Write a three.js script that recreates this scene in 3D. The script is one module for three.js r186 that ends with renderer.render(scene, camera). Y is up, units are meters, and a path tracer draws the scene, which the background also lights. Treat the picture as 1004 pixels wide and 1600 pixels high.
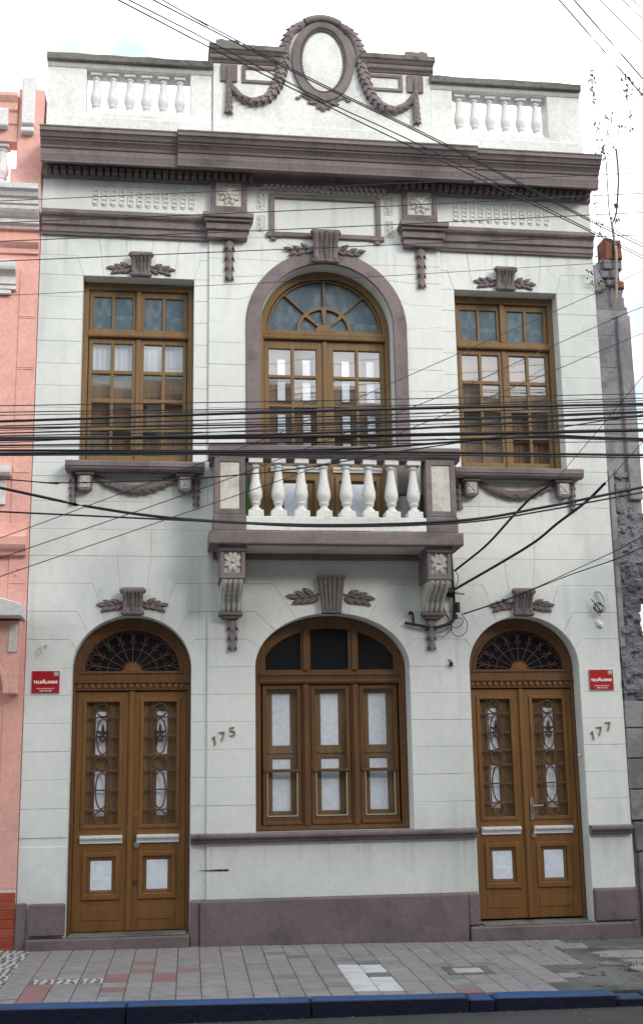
import * as THREE from 'three';
import { mergeGeometries } from 'three/addons/utils/BufferGeometryUtils.js';
import { FontLoader } from 'three/addons/loaders/FontLoader.js';
import { TextGeometry } from 'three/addons/geometries/TextGeometry.js';

// ---------------------------------------------------------------- camera, sky, sun, exposure
const scene = new THREE.Scene();
const camera = new THREE.PerspectiveCamera(46.078, 642 / 1024, 0.1, 400);
camera.position.set(-1.7514, 1.75, 12.1675);
camera.rotation.set(0.2141, -0.1358, -0.01596, 'YXZ');
const renderer = new THREE.WebGLRenderer({ antialias: true });
renderer.toneMapping = THREE.LinearToneMapping;
renderer.toneMappingExposure = 1.36;
renderer.shadowMap.enabled = true;
renderer.setSize(642, 1024);

let seed = 7;
const rnd = () => { seed = (seed * 1664525 + 1013904223) >>> 0; return seed / 4294967296; };
const rr = (a, b) => a + (b - a) * rnd();
const hash3 = (x, y, z) => { let h = (x * 374761393 + y * 668265263 + z * 2147483647) | 0; h = Math.imul(h ^ (h >>> 13), 1274126177); h ^= h >>> 16; return (h >>> 0) / 4294967296; };
const sm = t => t * t * (3 - 2 * t);
const lerp = (a, b, t) => a + (b - a) * t;
const clamp = (x, a = 0, b = 1) => Math.min(b, Math.max(a, x));
const sstep = (a, b, x) => sm(clamp((x - a) / (b - a)));
function vnoise3(x, y, z) {
  const i = Math.floor(x), j = Math.floor(y), k = Math.floor(z), u = sm(x - i), v = sm(y - j), w = sm(z - k);
  const l = (a, b, c) => hash3(i + a, j + b, k + c);
  return lerp(lerp(lerp(l(0, 0, 0), l(1, 0, 0), u), lerp(l(0, 1, 0), l(1, 1, 0), u), v), lerp(lerp(l(0, 0, 1), l(1, 0, 1), u), lerp(l(0, 1, 1), l(1, 1, 1), u), v), w);
}
const fbm3 = (x, y, z, o = 5) => { let s = 0, a = .5, n = 0; for (let i = 0; i < o; i++) { s += a * vnoise3(x, y, z); n += a; x *= 2.03; y *= 2.03; z *= 2.03; a *= .5; } return s / n; };

const SW = 1024, SH = 512, sky = new Float32Array(SW * SH * 4);
for (let j = 0; j < SH; j++) for (let i = 0; i < SW; i++) {
  const az = ((i + .5) / SW - .5) * 2 * Math.PI, el = ((j + .5) / SH - .5) * Math.PI, y = Math.sin(el), c = Math.cos(el);
  const x = c * Math.cos(az), z = c * Math.sin(az), k = (j * SW + i) * 4;
  if (y < 0) { sky.set([.30, .30, .31, 1], k); continue; }
  const s = 1 / (y + .35), n = fbm3(x * s * 4.2 + 11, 3.7, z * s * 4.2 + 5, 6);
  const cl = sstep(.42, .60, n), b = 1.7;
  sky.set([lerp(.60, b, cl), lerp(.75, b * 1.005, cl), lerp(.80, b * 1.03, cl), 1], k);
}
const skyTex = new THREE.DataTexture(sky, SW, SH, THREE.RGBAFormat, THREE.FloatType);
skyTex.mapping = THREE.EquirectangularReflectionMapping; skyTex.magFilter = skyTex.minFilter = THREE.LinearFilter; skyTex.needsUpdate = true;
scene.background = skyTex; scene.environment = skyTex;
scene.backgroundIntensity = 1.0; scene.environmentIntensity = 1.0;
const sun = new THREE.DirectionalLight(0xfff4e6, 1.3);
sun.position.set(16, 16.5, 21); sun.target.position.set(0, 4, 0); sun.shadow.radius = 34; sun.castShadow = true;
Object.assign(sun.shadow.camera, { left: -14, right: 14, top: 14, bottom: -14, near: 1, far: 60 }); sun.shadow.mapSize.set(2048, 2048);
scene.add(sun, sun.target);

// ---------------------------------------------------------------- naming helpers
const used = {};
function numbered(n) { n = n.replace(/_\d{3}$/, ''); used[n] = (used[n] ?? -1) + 1; return used[n] ? n + '_' + String(used[n]).padStart(3, '0') : n; }
function tag(o, label, category, group) { o.userData.label = label; o.userData.category = category; if (group) o.userData.group = group; return o; }
function base(name, x = 0, y = 0, z = 0) { const g = new THREE.Group(); g.name = numbered(name); g.position.set(x, y, z); scene.add(g); return g; }
function P(name, geo, mat, parent, scaleUV = 0) {
  const m = new THREE.Mesh(Array.isArray(geo) ? merge(geo) : geo, mat); m.castShadow = m.receiveShadow = true;
  m.name = parent ? name : numbered(name); (parent || scene).add(m); return m;
}
function sub(name, parent, x = 0, y = 0, z = 0) { const g = new THREE.Group(); g.name = name; g.position.set(x, y, z); parent.add(g); return g; }

// ---------------------------------------------------------------- geometry helpers
function flat(g) {
  if (g.index) g = g.toNonIndexed();
  for (const k of Object.keys(g.attributes)) if (!['position', 'normal', 'uv'].includes(k)) g.deleteAttribute(k);
  return g;
}
function boxUV(g) {          // uv in metres, by each triangle's main direction
  g = flat(g); const p = g.attributes.position, uv = new Float32Array(p.count * 2), a = new THREE.Vector3(), b = new THREE.Vector3(), c = new THREE.Vector3(), n = new THREE.Vector3();
  for (let i = 0; i < p.count; i += 3) {
    a.fromBufferAttribute(p, i); b.fromBufferAttribute(p, i + 1); c.fromBufferAttribute(p, i + 2);
    n.crossVectors(b.sub(a), c.sub(a)); const X = Math.abs(n.x), Y = Math.abs(n.y), Z = Math.abs(n.z);
    for (let k = 0; k < 3; k++) {
      const x = p.getX(i + k), y = p.getY(i + k), z = p.getZ(i + k);
      const q = Z >= X && Z >= Y ? [x, y] : X >= Y ? [z + .37, y] : [x, z + .71];
      uv[2 * (i + k)] = q[0]; uv[2 * (i + k) + 1] = q[1];
    }
  }
  g.setAttribute('uv', new THREE.BufferAttribute(uv, 2)); return g;
}
function merge(...gs) { gs = gs.flat(9).map(boxUV); return gs.length > 1 ? mergeGeometries(gs) : gs[0]; }
function fromTris(T) { const g = new THREE.BufferGeometry(); g.setAttribute('position', new THREE.Float32BufferAttribute(T.flat(2), 3)); g.computeVertexNormals(); return boxUV(g); }
function cbox(x0, x1, y0, y1, z0, z1, b = .004) {
  const c = [(x0 + x1) / 2, (y0 + y1) / 2, (z0 + z1) / 2], h = [(x1 - x0) / 2, (y1 - y0) / 2, (z1 - z0) / 2].map(Math.abs); b = Math.min(b, ...h.map(v => v * .45));
  const V = (a, s) => [0, 1, 2].map(i => c[i] + s[i] * (i === a ? h[i] : h[i] - b)), T = [];
  const tri = (p, q, r) => {
    const u = [0, 1, 2].map(i => q[i] - p[i]), v = [0, 1, 2].map(i => r[i] - p[i]), n = [u[1] * v[2] - u[2] * v[1], u[2] * v[0] - u[0] * v[2], u[0] * v[1] - u[1] * v[0]];
    const d = [0, 1, 2].reduce((t, i) => t + n[i] * ((p[i] + q[i] + r[i]) / 3 - c[i]), 0); T.push(d > 0 ? [p, q, r] : [p, r, q]);
  };
  const quad = (p, q, r, s) => { tri(p, q, r); tri(p, r, s); };
  for (let a = 0; a < 3; a++) {
    const e = (a + 1) % 3, f = (a + 2) % 3;
    for (const s of [-1, 1]) {
      const w = (i, j) => { const r = [0, 0, 0]; r[a] = s; r[e] = i; r[f] = j; return V(a, r); };
      quad(w(-1, -1), w(1, -1), w(1, 1), w(-1, 1));
      for (const s2 of [-1, 1]) { const m = (ax, k) => { const r = [0, 0, 0]; r[a] = s; r[e] = s2; r[f] = k; return V(ax, r); }; quad(m(a, -1), m(a, 1), m(e, 1), m(e, -1)); }
    }
  }
  for (const i of [-1, 1]) for (const j of [-1, 1]) for (const k of [-1, 1]) tri(V(0, [i, j, k]), V(1, [i, j, k]), V(2, [i, j, k]));
  return fromTris(T);
}
const v2 = a => a.map(p => p.isVector2 ? p : new THREE.Vector2(p[0], p[1]));
function shape(pts, holes = []) { const s = new THREE.Shape(v2(pts)); for (const h of holes) s.holes.push(new THREE.Path(v2(h))); return s; }
const rect = (x0, x1, y0, y1) => [[x0, y0], [x1, y0], [x1, y1], [x0, y1]];
function slab(pts, holes, z0, z1, b = .004, off = 0) {
  const g = new THREE.ExtrudeGeometry(shape(pts, holes), { depth: z1 - z0 - 2 * b, bevelEnabled: b > 0, bevelThickness: b, bevelSize: b, bevelOffset: -b - off, bevelSegments: 1, curveSegments: 12 });
  return boxUV(g.translate(0, 0, z0 + b));
}
const ell = (cx, cy, a, b, t0, t1, n) => Array.from({ length: n + 1 }, (_, i) => { const t = (t0 + (t1 - t0) * i / n) * Math.PI / 180; return [cx + a * Math.cos(t), cy + b * Math.sin(t)]; });
const arch = (cx, a, b, y0, ys, n = 28) => [[cx + a, y0], ...ell(cx, ys, a, b, 0, 180, n), [cx - a, y0]];
function prof(pts, x0, x1) {          // profile [z, y] run along x
  const g = new THREE.ExtrudeGeometry(shape(pts), { depth: x1 - x0, bevelEnabled: false, curveSegments: 6 });
  return boxUV(g.rotateY(-Math.PI / 2).translate(x1, 0, 0));
}
function profZ(pts, z0, z1) { return boxUV(new THREE.ExtrudeGeometry(shape(pts), { depth: z1 - z0, bevelEnabled: false }).translate(0, 0, z0)); }
const V3 = a => a.map(p => p.isVector3 ? p : new THREE.Vector3(p[0], p[1], p[2] ?? 0));
function tube(pts, r, n = 0, rad = 6, closed = false, tension = .5) {
  const c = new THREE.CatmullRomCurve3(V3(pts), closed, 'catmullrom', tension);
  return boxUV(new THREE.TubeGeometry(c, n || pts.length * 6, r, rad, closed));
}
function bar(a, b, r, rad = 6) {
  const A = new THREE.Vector3(...a), B = new THREE.Vector3(...b), d = B.clone().sub(A), g = new THREE.CylinderGeometry(r, r, d.length(), rad);
  g.applyQuaternion(new THREE.Quaternion().setFromUnitVectors(new THREE.Vector3(0, 1, 0), d.normalize())); return boxUV(g.translate(...A.add(B).multiplyScalar(.5).toArray()));
}
const ball = (x, y, z, r, n = 8) => boxUV(new THREE.SphereGeometry(r, n, n - 2).translate(x, y, z));
const lathe = (pts, n = 14) => boxUV(new THREE.LatheGeometry(v2(pts), n));
const ringAt = (x, y, z, a, b, r, n = 28, rad = 5) => tube(Array.from({ length: n }, (_, i) => [x + a * Math.cos(i / n * 6.28319), y + b * Math.sin(i / n * 6.28319), z]), r, n, rad, true);
function leafGeo(L, w, t, lobes = 0) {        // a fleshy leaf along +x, its back on z = 0
  const nu = 9, nv = 4, pt = (i, j) => {
    const u = i / nu, v = j / nv * 2 - 1, hw = w / 2 * Math.pow(Math.sin(Math.PI * Math.pow(u, .75)), .8) * (1 + lobes * Math.cos(u * 26));
    return [u * L, v * hw, t * (1 - v * v) * (.35 + .65 * Math.sin(Math.PI * Math.min(1, u * 1.1))) + t * .35 * u - (v === 0 ? t * .3 : 0)];
  }, T = [];
  for (let i = 0; i < nu; i++) for (let j = 0; j < nv; j++) { const a = pt(i, j), b = pt(i + 1, j), c = pt(i + 1, j + 1), d = pt(i, j + 1); T.push([a, b, c], [a, c, d]); }
  return fromTris(T);
}
// ---------------------------------------------------------------- textures
const LAT = {};
function tnoise(u, v, f, s) {          // value noise that tiles over u, v in 0..1 with f cells
  let L = LAT[f + '_' + s]; if (!L) { L = LAT[f + '_' + s] = new Float32Array(f * f); let q = (s * 7919 + f * 104729) >>> 0; for (let i = 0; i < f * f; i++) { q = (Math.imul(q, 1664525) + 1013904223) >>> 0; L[i] = q / 4294967296; } }
  const x = u * f, y = v * f, i = Math.floor(x), j = Math.floor(y), a = sm(x - i), b = sm(y - j), m = k => ((k % f) + f) % f, i0 = m(i), i1 = m(i + 1), j0 = m(j) * f, j1 = m(j + 1) * f;
  return (L[j0 + i0] * (1 - a) + L[j0 + i1] * a) * (1 - b) + (L[j1 + i0] * (1 - a) + L[j1 + i1] * a) * b;
}
function tf(u, v, f, o, s) { let t = 0, a = .5, n = 0; for (let i = 0; i < o; i++) { t += a * tnoise(u, v, f << i, s + i); n += a; a *= .5; } return t / n; }
function texture(w, h, fn, su, sv, srgb = true) {       // fn(u, v) -> linear [r, g, b]; covers su x sv metres
  const d = new Uint8Array(w * h * 4), enc = x => 255 * (x <= .0031308 ? 12.92 * x : 1.055 * Math.pow(x, 1 / 2.4) - .055);
  for (let j = 0; j < h; j++) for (let i = 0; i < w; i++) {
    const c = fn((i + .5) / w, (j + .5) / h), k = (j * w + i) * 4;
    for (let q = 0; q < 3; q++) { const x = clamp(c[q]); d[k + q] = srgb ? enc(x) : x * 255; } d[k + 3] = 255;
  }
  const t = new THREE.DataTexture(d, w, h); t.wrapS = t.wrapT = THREE.RepeatWrapping; t.magFilter = THREE.LinearFilter; t.minFilter = THREE.LinearMipmapLinearFilter; t.generateMipmaps = true;
  if (srgb) t.colorSpace = THREE.SRGBColorSpace; t.repeat.set(1 / su, 1 / sv); t.needsUpdate = true; return t;
}
const grey = x => [x, x, x], mixc = (a, b, t) => [lerp(a[0], b[0], t), lerp(a[1], b[1], t), lerp(a[2], b[2], t)];
const bumpFine = texture(512, 512, (u, v) => grey(.6 * tf(u, v, 16, 5, 3) + .4 * tnoise(u, v, 200, 9)), .8, .8, false);
const bumpTrowel = texture(512, 512, (u, v) => grey(.65 * tf(u, v, 5, 4, 21) + .25 * tf(u, v, 40, 3, 22) + .1 * tnoise(u, v, 180, 24)), 1.3, 1.3, false);
const M = {};
const std = (o) => new THREE.MeshStandardMaterial({ roughness: .85, metalness: 0, ...o });
// painted stucco: the whole front is 6.4 by 9.6 m of one unrepeated map
function stucco(c, dirt, s, amt) {
  return texture(1024, 1536, (u, v) => {
    const big = tf(u, v, 4, 5, s), blot = sstep(.56, .78, tf(u, v, 9, 5, s + 31)), fine = tf(u, v, 120, 3, s + 7), streak = sstep(.55, .85, tf(u, v * .13, 64, 3, s + 13)) * sstep(.35, .7, tf(u, v, 6, 3, s + 17));
    const X = (u < .5 ? u : u - 1) * 6.4, Y = v * 9.6; let run = 0;
    for (const [yl, x0, x1, len, f] of [[7.41, -3.1, 3.1, .8, .5], [8.08, -3.1, 3.1, .35, .35], [4.80, 1.22, 2.75, .8, .6], [4.80, -2.75, -1.22, .8, .6], [3.95, -1.5, -1.15, .9, .5], [3.95, 1.15, 1.5, .9, .5], [1.10, -1.35, 3.1, .45, .45], [3.62, -2.5, -1.5, .5, .4], [3.62, 1.5, 2.5, .5, .35]]) { const d = yl - Y; if (d > 0 && d < len && X > x0 && X < x1) run += f * Math.pow(sstep(.48, .9, tnoise(u, .31, 256, s + 71) * .6 + .4 * tnoise(u, .7, 90, s + 73)), 1.2) * Math.pow(1 - d / len, 1.3) * sstep(0, .03, d); }
    const crack = sstep(.003, .0008, Math.abs(tf(u, v, 6, 6, s + 61) - .5)) * sstep(.56, .66, tf(u, v, 5, 2, s + 67)) * .22;
    const grime = .34 * sstep(.52, .75, tf(u, v, 3, 4, s + 81)) * sstep(2.6, 3.4, Y) * sstep(5.0, 4.2, Y);
    const spot = sstep(.80, .90, tnoise(u, v, 300, s + 41)) * .5;
    let k = clamp(amt * (.35 * sstep(.4, .75, big) + .4 * blot * .8 + .35 * streak + .18 * spot) + run * .62 + crack + grime);
    const col = mixc(c, dirt, k), g = .955 + .09 * fine; return [col[0] * g, col[1] * g, col[2] * g];
  }, 6.4, 9.6);
}
M.wall = std({ map: stucco([.795, .822, .80], [.38, .41, .41], 2, .66), bumpMap: bumpTrowel, bumpScale: .006, roughness: .88 });
const trimMap = (c, d, s, amt = 1) => texture(448, 448, (u, v) => {
  const k = clamp(amt * (.6 * sstep(.42, .72, tf(u, v, 5, 5, s)) + .55 * sstep(.56, .8, tf(u, v, 14, 4, s + 5)) + .35 * sstep(.72, .9, tnoise(u, v, 130, s + 9)))), g = .88 + .24 * tf(u, v, 90, 2, s + 3), col = mixc(c, d, k);
  return [col[0] * g, col[1] * g, col[2] * g];
}, 2.3, 2.3);
M.trim = std({ map: trimMap([.232, .190, .192], [.145, .12, .12], 51), bumpMap: bumpFine, bumpScale: .004, roughness: .85 });
M.plinth = std({ map: trimMap([.20, .152, .162], [.125, .098, .104], 57, .8), bumpMap: bumpTrowel, bumpScale: .006, roughness: .8 });
M.weather = std({ map: trimMap([.21, .195, .18], [.085, .082, .07], 63, 1.4), bumpMap: bumpFine, bumpScale: .008, roughness: .95 });   // bare cap stones with lichen
M.white = std({ map: trimMap([.82, .825, .81], [.56, .565, .54], 71, .55), bumpMap: bumpFine, bumpScale: .004, roughness: .8 });
M.cream = std({ map: trimMap([.66, .65, .60], [.38, .37, .33], 77, .8), bumpMap: bumpFine, bumpScale: .004, roughness: .85 });
const woodMap = (c, d, s) => texture(384, 768, (u, v) => {
  const grain = tf(u, v * .12, 48, 3, s), n = tf(u, v, 5, 4, s + 3), g = .74 + .42 * grain, k = .5 * sstep(.45, .8, n) + .35 * sstep(.78, .92, tnoise(u, v, 120, s + 8)) + .7 * sstep(.86, .95, tnoise(u, v * .22, 110, s + 12)) * sstep(.5, .7, tf(u, v, 6, 2, s + 15)), col = mixc(c, d, k);
  return [col[0] * g, col[1] * g, col[2] * g];
}, .9, 1.8);
const bumpWood = texture(256, 512, (u, v) => grey(tf(u, v * .1, 40, 3, 90) * .8 + .2 * tf(u, v, 30, 2, 95)), .5, 1, false);
M.wood = std({ map: woodMap([.215, .096, .023], [.13, .058, .017], 101), bumpMap: bumpWood, bumpScale: .0022, roughness: .55 });
M.woodRed = std({ map: woodMap([.152, .069, .023], [.10, .046, .017], 103), bumpMap: bumpWood, bumpScale: .0022, roughness: .5 });  // ground window wood; also the shade-darkened tone of the door arch frames
M.woodUp = std({ map: woodMap([.22, .132, .054], [.165, .095, .04], 105), bumpMap: bumpWood, bumpScale: .0022, roughness: .6 });
M.shutter = std({ map: woodMap([.21, .125, .055], [.15, .088, .04], 109), bumpMap: bumpWood, bumpScale: .002, roughness: .7 });
M.worn = std({ color: new THREE.Color().setRGB(.48, .42, .33), roughness: .8, bumpMap: bumpWood, bumpScale: .003 });
M.panel = std({ map: trimMap([.78, .86, .97], [.70, .76, .87], 117, .5), roughness: .5 });
M.ledge = std({ map: trimMap([.80, .82, .85], [.52, .53, .55], 119, .5), roughness: .55 });
M.iron = std({ map: trimMap([.12, .062, .04], [.08, .04, .03], 123), roughness: .6 });
M.darkIron = std({ color: new THREE.Color().setRGB(.05, .032, .025), roughness: .6 });
M.room = std({ color: new THREE.Color().setRGB(.05, .05, .055), roughness: 1 });
M.reflection_sheet = std({ color: new THREE.Color().setRGB(.50, .48, .56), roughness: 1, side: THREE.DoubleSide });  // pale lavender stands in for sky mirrored in the panes
M.glass = new THREE.MeshPhysicalMaterial({ color: 0xffffff, transmission: 1, thickness: 0, roughness: .03, ior: 2.7, metalness: 0 });
M.darkGlass = new THREE.MeshPhysicalMaterial({ color: new THREE.Color().setRGB(.012, .014, .017), roughness: .12, ior: 1.4, specularIntensity: .6 });
const dusty = (c, d, s) => texture(256, 256, (u, v) => mixc(c, d, .6 * sstep(.35, .75, tf(u, v * .4, 10, 4, s)) + .4 * sstep(.6, .9, tf(u, v, 30, 3, s + 4))), .6, .6);
M.blueGlass = new THREE.MeshPhysicalMaterial({ map: dusty([.065, .115, .15], [.19, .23, .255], 131), roughness: .22, ior: 1.35 });
M.steel = std({ color: new THREE.Color().setRGB(.35, .36, .37), metalness: .8, roughness: .4 });
M.black = std({ color: new THREE.Color().setRGB(.012, .012, .016), roughness: .5 });
M.wire = std({ color: new THREE.Color().setRGB(.014, .015, .022), roughness: .55 });
M.greyPlastic = std({ color: new THREE.Color().setRGB(.30, .31, .33), roughness: .5 });
M.bronze = std({ color: new THREE.Color().setRGB(.24, .19, .165), roughness: .5, metalness: .2 });
// ---------------------------------------------------------------- the white townhouse
const H = base('townhouse');
tag(H, 'white two storey townhouse with mauve stucco ornament, brown doors and balcony', 'townhouse');
const mir = f => { f(-1); f(1); };
const xs = (s, a, b) => s < 0 ? [-b, -a] : [a, b];
// openings
const DOOR = { cx: 2.0106, a: .585, b: .525, y0: .25, ys: 2.805 }, WIN = { cx: 2.0106, h: .584, y0: 4.86, y1: 6.956 };
const holes = () => [arch(-DOOR.cx, DOOR.a, DOOR.b, DOOR.y0, DOOR.ys), arch(DOOR.cx, DOOR.a, DOOR.b, DOOR.y0, DOOR.ys), arch(0, .788, .546, 1.196, 2.81),
  rect(-WIN.cx - WIN.h, -WIN.cx + WIN.h, WIN.y0, WIN.y1), rect(WIN.cx - WIN.h, WIN.cx + WIN.h, WIN.y0, WIN.y1), arch(0, .72, .72, 4.10, 6.46)];
P('wall', [slab(rect(-3.05, 3.05, 0, 8.46), holes(), -.40, -.009, 0), slab(rect(-1.27, 1.27, .08, 8.46), [holes()[2], holes()[5]], -.0085, .021, 0)], M.wall, H);
P('side_wall', [cbox(-3.05, -2.85, 0, 8.4, -8, -.402, .002), cbox(2.85, 3.05, 0, 8.4, -8, -.402, .002), cbox(-3.05, 3.05, 0, 8.4, -8.2, -8.002, .002)], M.wall, H);
P('flat_roof', cbox(-2.84, 2.84, 8.2, 8.4, -7.99, -.41, .002), M.weather, H);
P('inner_floor', [cbox(-2.84, 2.84, 3.95, 4.1, -7.99, -.41, .002), cbox(-2.84, 2.84, .1, .26, -7.99, -.41, .002), cbox(-2.84, 2.84, .27, 8.19, -3.1, -3, .002)], M.room, H);

// scored stucco blocks, each one proud of the joints
const C = [1.19, 1.46, 1.73, 2.0, 2.27, 2.54, 2.81, 3.09, 3.37, 3.655, 3.935, 4.21, 4.50, 4.76, 4.90, 5.235, 5.49, 5.73, 5.97, 6.215, 6.46, 6.71, 6.956, 7.18, 7.41];
const blk = (pts, z) => { const g = slab(pts, [], z - .012, z + rr(-.0015, .0015), .003, .0012); P('wall_block', g, M.wall, H); };
const rows = (x0, x1, list, z, split) => { for (let i = 0; i + 1 < list.length; i++) { const m = split && split(i); if (m) { blk(rect(x0, m, list[i], list[i + 1]), z); blk(rect(m, x1, list[i], list[i + 1]), z); } else blk(rect(x0, x1, list[i], list[i + 1]), z); } };
function archBay(cx, a, b, ys, edgeL, edgeR, kinks, z) {        // kinks: [joint height, distance of the bend from the axis, angle on the arch]
  const A = t => [a * Math.cos(t * Math.PI / 180), ys + b * Math.sin(t * Math.PI / 180)], J = [[ys, a, 0], ...kinks];
  for (const s of [-1, 1]) {
    const e = s < 0 ? edgeL : edgeR;
    for (let i = 0; i + 1 < J.length; i++) {
      const [y0, p0, t0] = J[i], [y1, p1, t1] = J[i + 1], out = [[e, y0]];
      if (i) out.push([cx + s * p0, y0]);
      for (let k = 0; k <= 6; k++) { const q = A(lerp(t0, t1, k / 6)); out.push([cx + s * q[0], q[1]]); }
      out.push([cx + s * p1, y1], [e, y1]);
      blk(s < 0 ? out : out.reverse(), z);
    }
  }
  const [y, p, t] = J[J.length - 1], top = [[cx - p, y]];
  for (let k = 0; k <= 8; k++) { const q = A(lerp(180 - t, t, k / 8)); top.push([cx + q[0], q[1]]); }
  top.push([cx + p, y]); blk(top.reverse(), z);
}
mir(s => {
  const [e0, e1] = s < 0 ? [-3.05, -1.27] : [1.27, 3.05], cx = s * DOOR.cx, dl = cx - DOOR.a, dr = cx + DOOR.a;
  const low = C.slice(0, 7);
  rows(e0, dl, [.58, 1.11], 0); rows(dr, e1, [.58, 1.11], 0);
  rows(e0, dl, low, 0); rows(dr, e1, low, 0);
  archBay(cx, DOOR.a, DOOR.b, DOOR.ys, e0, e1, [[3.09, .615, 20], [3.37, .555, 42], [3.655, .41, 62], [3.935, .17, 80]], 0);
  rows(e0, e1, C.slice(10, 15), 0, i => i === 0 ? cx + s * -.28 * s + .45 : 0);
  const wl = cx - WIN.h, wr = cx + WIN.h, up = C.slice(14, 23);
  rows(e0, wl, up, 0); rows(wr, e1, up, 0);
  // the flat arch: bent corner blocks and leaning voussoirs
  for (const q of [-1, 1]) {
    const e = q < 0 ? e0 : e1, o = p => [cx + q * p[0], p[1]], put = l => blk(q > 0 ? l : l.slice().reverse(), 0);
    put([[e, 6.956], [cx + q * .584, 6.956], o([.65, 7.18]), [e, 7.18]].map((p, i) => p));
    put([[e, 7.18], o([.65, 7.18]), o([.584, 6.956]), o([.37, 6.956]), o([.43, 7.41]), [e, 7.41]].reverse());
    put([o([.37, 6.956]), o([.12, 6.956]), o([.14, 7.41]), o([.43, 7.41])].reverse());
  }
  blk([[cx - .12, 6.956], [cx + .12, 6.956], [cx + .14, 7.41], [cx - .14, 7.41]], 0);
  blk(rect(e0, e1, 7.41, 8.2), 0);
  // narrow strips of the centre bay
  const low2 = C.slice(0, 7), [c0, c1] = xs(s, .788, 1.27);
  rows(c0, c1, low2, .03);
  const [d0, d1] = xs(s, .872, 1.27), CC = C.map(y => y > 5.4 ? y + .03 : y);
  rows(d0, d1, [4.10, ...CC.slice(12, 21)], .03);
  const oy = 6.46, T = (t, r = .872) => [s * r * Math.cos(t * Math.PI / 180), oy + r * Math.sin(t * Math.PI / 180)], e = s * 1.27;
  const J = [[6.49, .872, 0], [6.74, .93, 22], [7.0, .90, 40], [7.2, .72, 57], [7.46, .50, 73]];
  for (let i = 0; i + 1 < J.length; i++) {
    const out = [[e, J[i][0]]]; if (i) out.push([s * J[i][1], J[i][0]]);
    for (let k = 0; k <= 6; k++) out.push(T(lerp(J[i][2], J[i + 1][2], k / 6)));
    out.push([s * J[i + 1][1], J[i + 1][0]], [e, J[i + 1][0]]); blk(s < 0 ? out : out.reverse(), .03);
  }
  { const out = [[0, 7.46]]; out.push([s * .5, 7.46]); for (let k = 0; k <= 6; k++) out.push(T(lerp(73, 90, k / 6))); blk(out, .03); }
});
blk(rect(-1.27, 1.27, 7.46, 8.2), .03);
blk(rect(-1.27, 1.27, .58, 1.11), .03);
archBay(0, .788, .546, 2.81, -1.27, 1.27, [[3.09, .86, 20], [3.37, .79, 42], [3.655, .60, 62], [3.96, .30, 78]], .03);

// plinth, doorsteps, string course
for (const q of [[-1.33, 1.30, .06, .575, -.02, .075, .012], [-1.425, -1.335, .06, .57, -.02, .05, .01], [1.305, 1.42, .27, .57, -.02, .055, .01], [-3.05, -2.955, .06, .60, -.02, .05, .01], [-2.93, -2.596, .295, .59, -.02, .06, .014], [2.6, 3.02, .27, .58, -.02, .065, .014], [2.955, 3.045, .0, .268, -.02, .05, .008], [3.022, 3.048, .27, .58, -.02, .03, .006]]) P('plinth', cbox(...q), M.plinth, H);
P('doorstep', [cbox(-2.95, -1.43, .06, .275, -.30, .115, .012)], M.plinth, H);
P('doorstep', [cbox(1.31, 2.95, .03, .262, -.30, .105, .014)], M.plinth, H);
P('threshold', cbox(-2.56, -1.46, .275, .29, -.28, .10, .004), M.weather, H);
P('threshold', cbox(1.45, 2.56, .262, .277, -.28, .09, .004), M.weather, H);
const stringP = [[-.02, 1.10], [.035, 1.10], [.04, 1.115], [.06, 1.125], [.06, 1.145], [.095, 1.155], [.10, 1.165], [.10, 1.185], [.09, 1.195], [-.02, 1.20]];
const stringC = stringP.map(([z, y]) => [z < 0 ? z : z + .03, y]);
P('string_course', prof(stringC, -1.335, 1.31), M.trim, H);
for (const [a, b] of [[-1.425, -1.336], [1.311, 1.42], [2.6, 3.03]]) P('string_course', prof(stringP, a, b), M.trim, H);

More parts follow.
